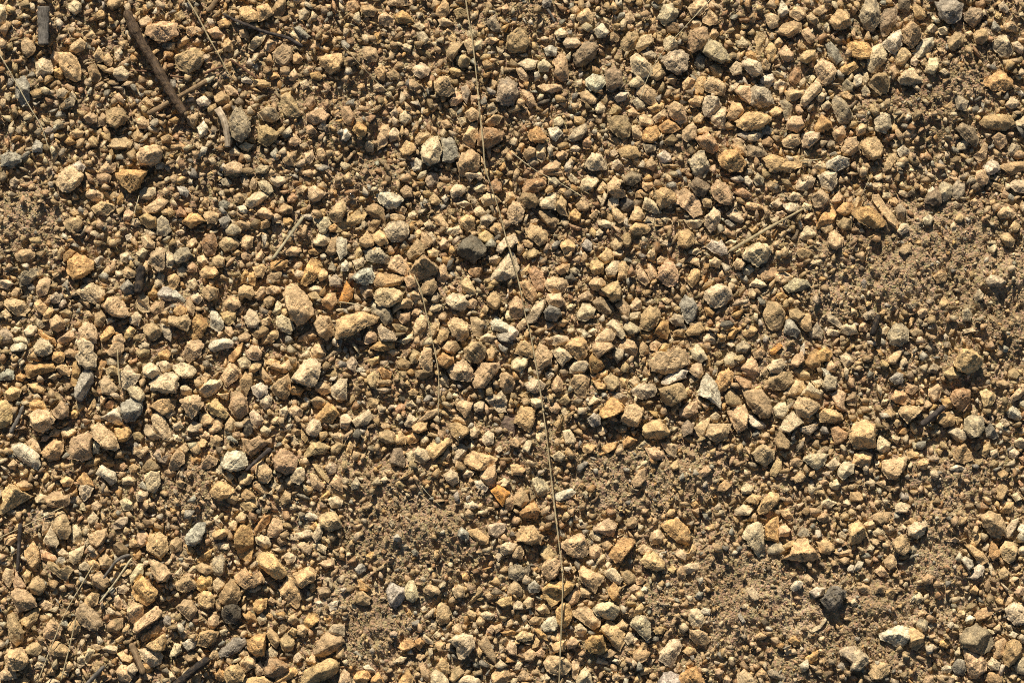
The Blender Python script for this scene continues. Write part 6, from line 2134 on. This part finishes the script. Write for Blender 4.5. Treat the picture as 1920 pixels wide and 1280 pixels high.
RODS = [
 # name, category, label, points, r0, r1, material, options
 ('grass_stem', 'grass stem', 'very long thin dry grass stem running over the stones from top edge to bottom edge', [(870,-30),(877,27),(884,65),(890,112),(895,162),(901,225),(906,270),(911,320),(922,352),(937,400),(950,450),(960,482),(975,540),(985,590),(995,630),(1005,685),(1017,760),(1026,828),(1033,890),(1041,960),(1047,1010),(1055,1085),(1054,1135),(1051,1210),(1047,1310)], 2.1, 2.0, 'STRAW', dict(win=75)),
 ('grass_stem', 'grass stem', 'shorter thin dry stem curving down just left of the very long grass stem', [(776,515),(788,543),(800,592),(811,640),(821,690),(822,780)], 1.9, 1.7, 'STRAW', dict(win=40)),
 ('stick', 'stick', 'thick dark brown stick with rough bark, the longest and thickest stick', [(236,20),(262,75),(290,120),(312,160),(330,190),(347,216)], 8.5, 8.0, 'BARK', dict(win=120, rough=.10, nside=14, knots=[(.18,.25),(.6,.2)], straight=True)),
 ('bark_piece', 'bark piece', 'flat grey-brown piece of bark standing out near the top left corner', [(82,12),(81,45),(81,84)], 10.5, 9.5, 'GBARK', dict(win=60, rough=.13, nside=12, flat=.5, straight=True, taper_ends=False)),
 ('twig', 'twig', 'reddish wooden twig with a pale frayed end, crossing under the thick brown stick', [(276,214),(314,194),(350,173),(390,151)], 4.8, 4.4, 'WOOD', dict(win=20, rough=.14, nside=10, sink=.4)),
 ('straw', 'straw', 'thin pale straw bending down along the left edge below the grey bark piece', [(-8,90),(26,148),(60,208),(75,232),(92,281)], 1.8, 1.5, 'PSTRAW', dict(win=40)),
 ('straw', 'straw', 'thin pale straw coming down from the top edge, ending beside the frayed twig', [(345,-10),(370,30),(392,72),(415,112),(430,140),(442,153)], 2.2, 1.8, 'STRAW', dict(win=40)),
 ('twig', 'twig', 'thin dark bent twig running among the yellow stones near the top edge', [(418,26),(440,38),(460,46),(495,60),(540,72),(568,88)], 2.6, 3.6, 'DARK', dict(win=50, rough=.08, knots=[(.3,.3)])),
 ('twig', 'twig', 'short reddish twig pointing at the frayed end of the wooden twig', [(382,139),(400,131),(419,124)], 2.4, 2.0, 'RED', dict(win=20, rough=.08)),
 ('twig', 'twig', 'dark red twig lying slanted right of the frayed twig end', [(432,112),(455,128),(482,148)], 2.4, 2.2, 'RED', dict(win=20, rough=.08)),
 ('wood_chip', 'wood chip', 'curved pale weathered wood chip standing beside the big grey diamond-shaped stone', [(407,203),(418,222),(425,250),(427,276)], 6.8, 5.2, 'PWOOD', dict(win=30, rough=.16, nside=12, flat=.55, taper_ends=False)),
 ('wood_chip', 'wood chip', 'brown grooved wood chip at the top edge between the thick stick and dark bent twig', [(388,24),(398,12),(409,-4)], 5.0, 4.5, 'WOOD', dict(win=20, rough=.14, nside=10, flat=.7)),
 ('twig', 'twig', 'very thin reddish twig passing across below the middle of the thick brown stick', [(244,133),(278,134),(320,143),(353,146)], 1.8, 1.5, 'RED', dict(win=10, sink=1.0)),
 ('straw', 'straw', 'hair-thin straw slanting down from an olive stone near the top', [(643,84),(672,118),(703,150),(742,187)], 1.0, .8, 'STRAW', dict(win=20)),
 ('straw', 'straw', 'thin bleached straw slanting across a pinkish flat stone near the top edge', [(1332,0),(1287,48),(1237,106),(1215,145),(1200,186)], 1.2, 1.0, 'PSTRAW', dict(win=30)),
 ('straw', 'straw', 'thin bleached straw slanting down just right of the very long grass stem', [(958,285),(1005,320),(1048,342),(1092,369)], 1.2, 1.4, 'PSTRAW', dict(win=30)),
 ('straw', 'straw', 'broad flat pale straw lying slanted above the big angular orange-stained stone', [(569,406),(540,446),(510,487)], 3.4, 2.6, 'PSTRAW', dict(win=50, flat=.4)),
 ('straw', 'straw', 'short pale straw lying across beside the bright orange stone', [(636,566),(665,570),(702,581)], 1.9, 1.3, 'PSTRAW', dict(win=30)),
 ('straw', 'straw', 'broad straight straw slanting up above the large smooth pale rounded stone', [(1366,472),(1437,430),(1509,390)], 3.3, 1.6, 'STRAW', dict(win=70, flat=.5, straight=True)),
 ('straw', 'straw', 'tiny bright straw bit beside a bright cream stone near the upper right', [(1500,301),(1520,301),(1541,298)], 1.5, 1.0, 'PSTRAW', dict(win=20)),
 ('straw', 'straw', 'hair-thin upright straw below the orange-topped dark-faced stone', [(261,366),(253,395),(246,423)], 1.1, .9, 'PSTRAW', dict(win=20)),
 ('charred_twig', 'charred twig', 'black charred twig stump standing among tan stones left of the middle', [(266,497),(262,522),(258,552)], 8.5, 9, 'CHAR', dict(win=20, rough=.16, nside=12, sink=.5)),
 ('straw', 'straw', 'hair-thin straw slanting above the large brown oval stone at the bare soil', [(1634,325),(1625,346),(1613,372)], 1.1, .9, 'STRAW', dict(win=20)),
 ('charred_twig', 'charred twig', 'short dark charred twig piece on bare soil left of a dark grey stone', [(1647,590),(1641,610),(1635,630)], 5.5, 6.5, 'CHAR', dict(win=20, rough=.14, nside=10, sink=.2)),
 ('straw', 'straw', 'upright dry straw stub above two cream stones at the left', [(220,655),(222,690),(225,725)], 2.4, 2.6, 'STRAW', dict(win=30)),
 ('wood_splinter', 'wood splinter', 'forked grey-brown wood splinter at the left edge', [(44,760),(33,786),(19,812)], 3.0, 4.2, 'GBARK', dict(win=30, rough=.15, flat=.7)),
 ('wood_splinter', 'wood splinter', 'dark grey slanted wood splinter touching a ragged bright cream stone', [(508,840),(485,860),(461,882)], 4.2, 2.6, 'DARK', dict(win=40, rough=.10, flat=.6)),
 ('stick', 'stick', 'short dark broken stick lying on soil left of a bowl-shaped stone', [(1771,761),(1750,779),(1727,797)], 5.2, 5.8, 'DARK', dict(win=40, rough=.12, nside=12)),
 ('straw', 'straw', 'hair-thin pale fibre lying on the bare soil below the middle', [(787,907),(805,928),(827,950)], .9, .8, 'PSTRAW', dict(win=20)),
 ('straw', 'straw', 'dry straw running from the left edge up to the lower left stones', [(-8,1011),(20,998),(45,986),(80,969),(120,949)], 2.0, 1.6, 'STRAW', dict(win=40)),
 ('twig', 'twig', 'straight dark upright twig near the left edge, touching a dry straw', [(38,980),(36,1020),(33,1070)], 4.0, 3.4, 'DARK', dict(win=60, rough=.10, nside=10)),
 ('twig', 'twig', 'grey bent twig beside the straight bright straw in the lower left', [(244,1040),(232,1043),(220,1050),(206,1067),(194,1084)], 3.0, 2.2, 'GBARK', dict(win=50, rough=.08)),
 ('straw', 'straw', 'straight bright straw slanting beside the grey bent twig in the lower left', [(247,1045),(218,1088),(186,1130)], 2.4, 2.8, 'PSTRAW', dict(win=60, straight=True)),
 ('straw', 'straw', 'long thin jointed straw slanting down at the lower left, leftmost of three', [(175,1058),(155,1092),(127,1140),(100,1202),(72,1275)], 1.7, 1.6, 'STRAW', dict(win=60)),
 ('straw', 'straw', 'pale thick straw going down to the bottom edge, next to the long jointed straw', [(143,1155),(132,1205),(114,1276)], 2.0, 2.7, 'STRAW', dict(win=60)),
 ('wood_splinter', 'wood splinter', 'split grooved wood sliver beside the striped pale oval stone near the bottom', [(245,1205),(256,1232),(269,1264)], 6.0, 5.0, 'WOOD', dict(win=40, rough=.15, nside=10, flat=.7)),
 ('twig', 'twig', 'short grey twig at the bottom edge between wood sliver and straws', [(196,1248),(178,1266),(158,1288)], 3.6, 3.8, 'GBARK', dict(win=40, rough=.1)),
 ('stick', 'stick', 'thick charred grey-black stick slanting into the bottom edge', [(392,1234),(360,1258),(322,1292)], 8.0, 8.5, 'CHAR', dict(win=60, rough=.10, nside=14, straight=True)),
 ('twig', 'twig', 'short dull grey twig near the top edge right of the long grass stem', [(1027,17),(1034,30),(1041,43)], 2.6, 2.2, 'GBARK', dict(win=20, rough=.1)),
]
MATN = dict(STRAW=STRAW, PSTRAW=PSTRAW, BARK=BARK, GBARK=GBARK, WOOD=WOOD, PWOOD=PWOOD, RED=RED, DARK=DARK, CHAR=CHAR)
for i, (nm, cat, lab, pts, r0, r1, mt, kw) in enumerate(RODS):
    o, Q, z = rod(nm, pts, r0, r1, MATN[mt], seed=i, **kw)
    tag(o, lab, cat)
    if 'pale frayed end' in lab:                  # the frayed end, a part of the twig
        zz = z[-1]
        rod('frayed_end', [(384, 153), (393, 149), (402, 143)], 6.5, 4.0, PSTRAW, flat=.8, rough=.2, zfix=zz, parent=o, seed=91)
    if 'very long thin' in lab:                   # joints of the stem
        for t in (.16, .37, .60, .82):
            j = int(t * len(Q)); q = Q[j]; d = Q[j + 1] - Q[j]; d = d / np.hypot(*d) * 4
            rod('joint', [tuple(q - d), tuple(q), tuple(q + d)], 2.5, 2.5, STRAW, zfix=z[j], parent=o, seed=60 + j)
    if 'longest and thickest' in lab:             # pale broken end of the stick
        rod('broken_end', [(343, 208), (347, 216), (350, 221)], 6.2, 3.5, WOOD, rough=.25, zfix=z[-1], parent=o, seed=92)

for nm, cat, lab, P, mat, code in (
    ('charcoal_lump', 'charcoal', 'glossy black charcoal lump set between tan stones left of the middle', [(455,795),(465,780),(477,795),(475,815),(462,822),(455,812)], MATS[4], 'k'),
    ('bark_chip', 'bark chip', 'flat purplish-brown bark chip with a crack, left of the golden yellow stone', [(938,782),(950,775),(964,778),(966,800),(962,815),(948,812),(939,798)], MATS[5], 'r')):
    r = np.random.default_rng(len(nm)); V, F, L, c, m, Ht = stone_shape(P, 36, 12, r)
    if nm == 'bark_chip': V[:, 2] *= .35
    lift = float(ground_z(*c)) + 6
    k = U * (CAM_H - lift * U) / CAM_H
    t = np.array([.025, .023, .022]) if nm == 'charcoal_lump' else np.array([.24, .16, .12])
    o = mesh_object(nm, V * k, F, L, mat, np.broadcast_to(t, (len(V), 3))); o.location = at(c[0], c[1], lift)
    tag(o, lab, cat)

# ------------------------------------------------------------------ daylight: low hard sun from the top edge, dim sky
sc = bpy.context.scene
EL, AZ = math.radians(33), math.radians(-12)      # azimuth from +Y (the top edge), clockwise
w = bpy.data.worlds.new('World'); sc.world = w; w.use_nodes = True
nt = w.node_tree; bg = nt.nodes['Background']; sky = nt.nodes.new('ShaderNodeTexSky'); sky.sky_type = 'NISHITA'
sky.sun_disc = False; sky.sun_elevation = EL; sky.sun_rotation = AZ
nt.links.new(sky.outputs[0], bg.inputs[0]); bg.inputs[1].default_value = SKY
sun = bpy.data.lights.new('sun', 'SUN'); sun.energy = SUN; sun.angle = math.radians(0.53); sun.color = (1.0, 0.94, 0.82)
so = bpy.data.objects.new('sun', sun); C.objects.link(so)
d = Vector((-math.sin(AZ) * math.cos(EL), -math.cos(AZ) * math.cos(EL), -math.sin(EL)))
so.rotation_euler = d.to_track_quat('-Z', 'Y').to_euler(); so.location = (0, 1, 2)

cam = bpy.data.cameras.new('camera'); cam.sensor_width = 36; cam.lens = 36 * CAM_H / (1920 * U); cam.clip_start = 0.05; cam.clip_end = 30000
co = bpy.data.objects.new('camera', cam); C.objects.link(co); co.location = (0, 0, CAM_H); sc.camera = co
sc.view_settings.view_transform = 'Standard'; sc.view_settings.look = 'None'; sc.view_settings.exposure = 0
sc.cycles.use_denoising = False; sc.cycles.pixel_filter_type = 'BLACKMAN_HARRIS'; sc.cycles.filter_width = 1.0
sc.cycles.max_bounces = 5; sc.cycles.diffuse_bounces = 1
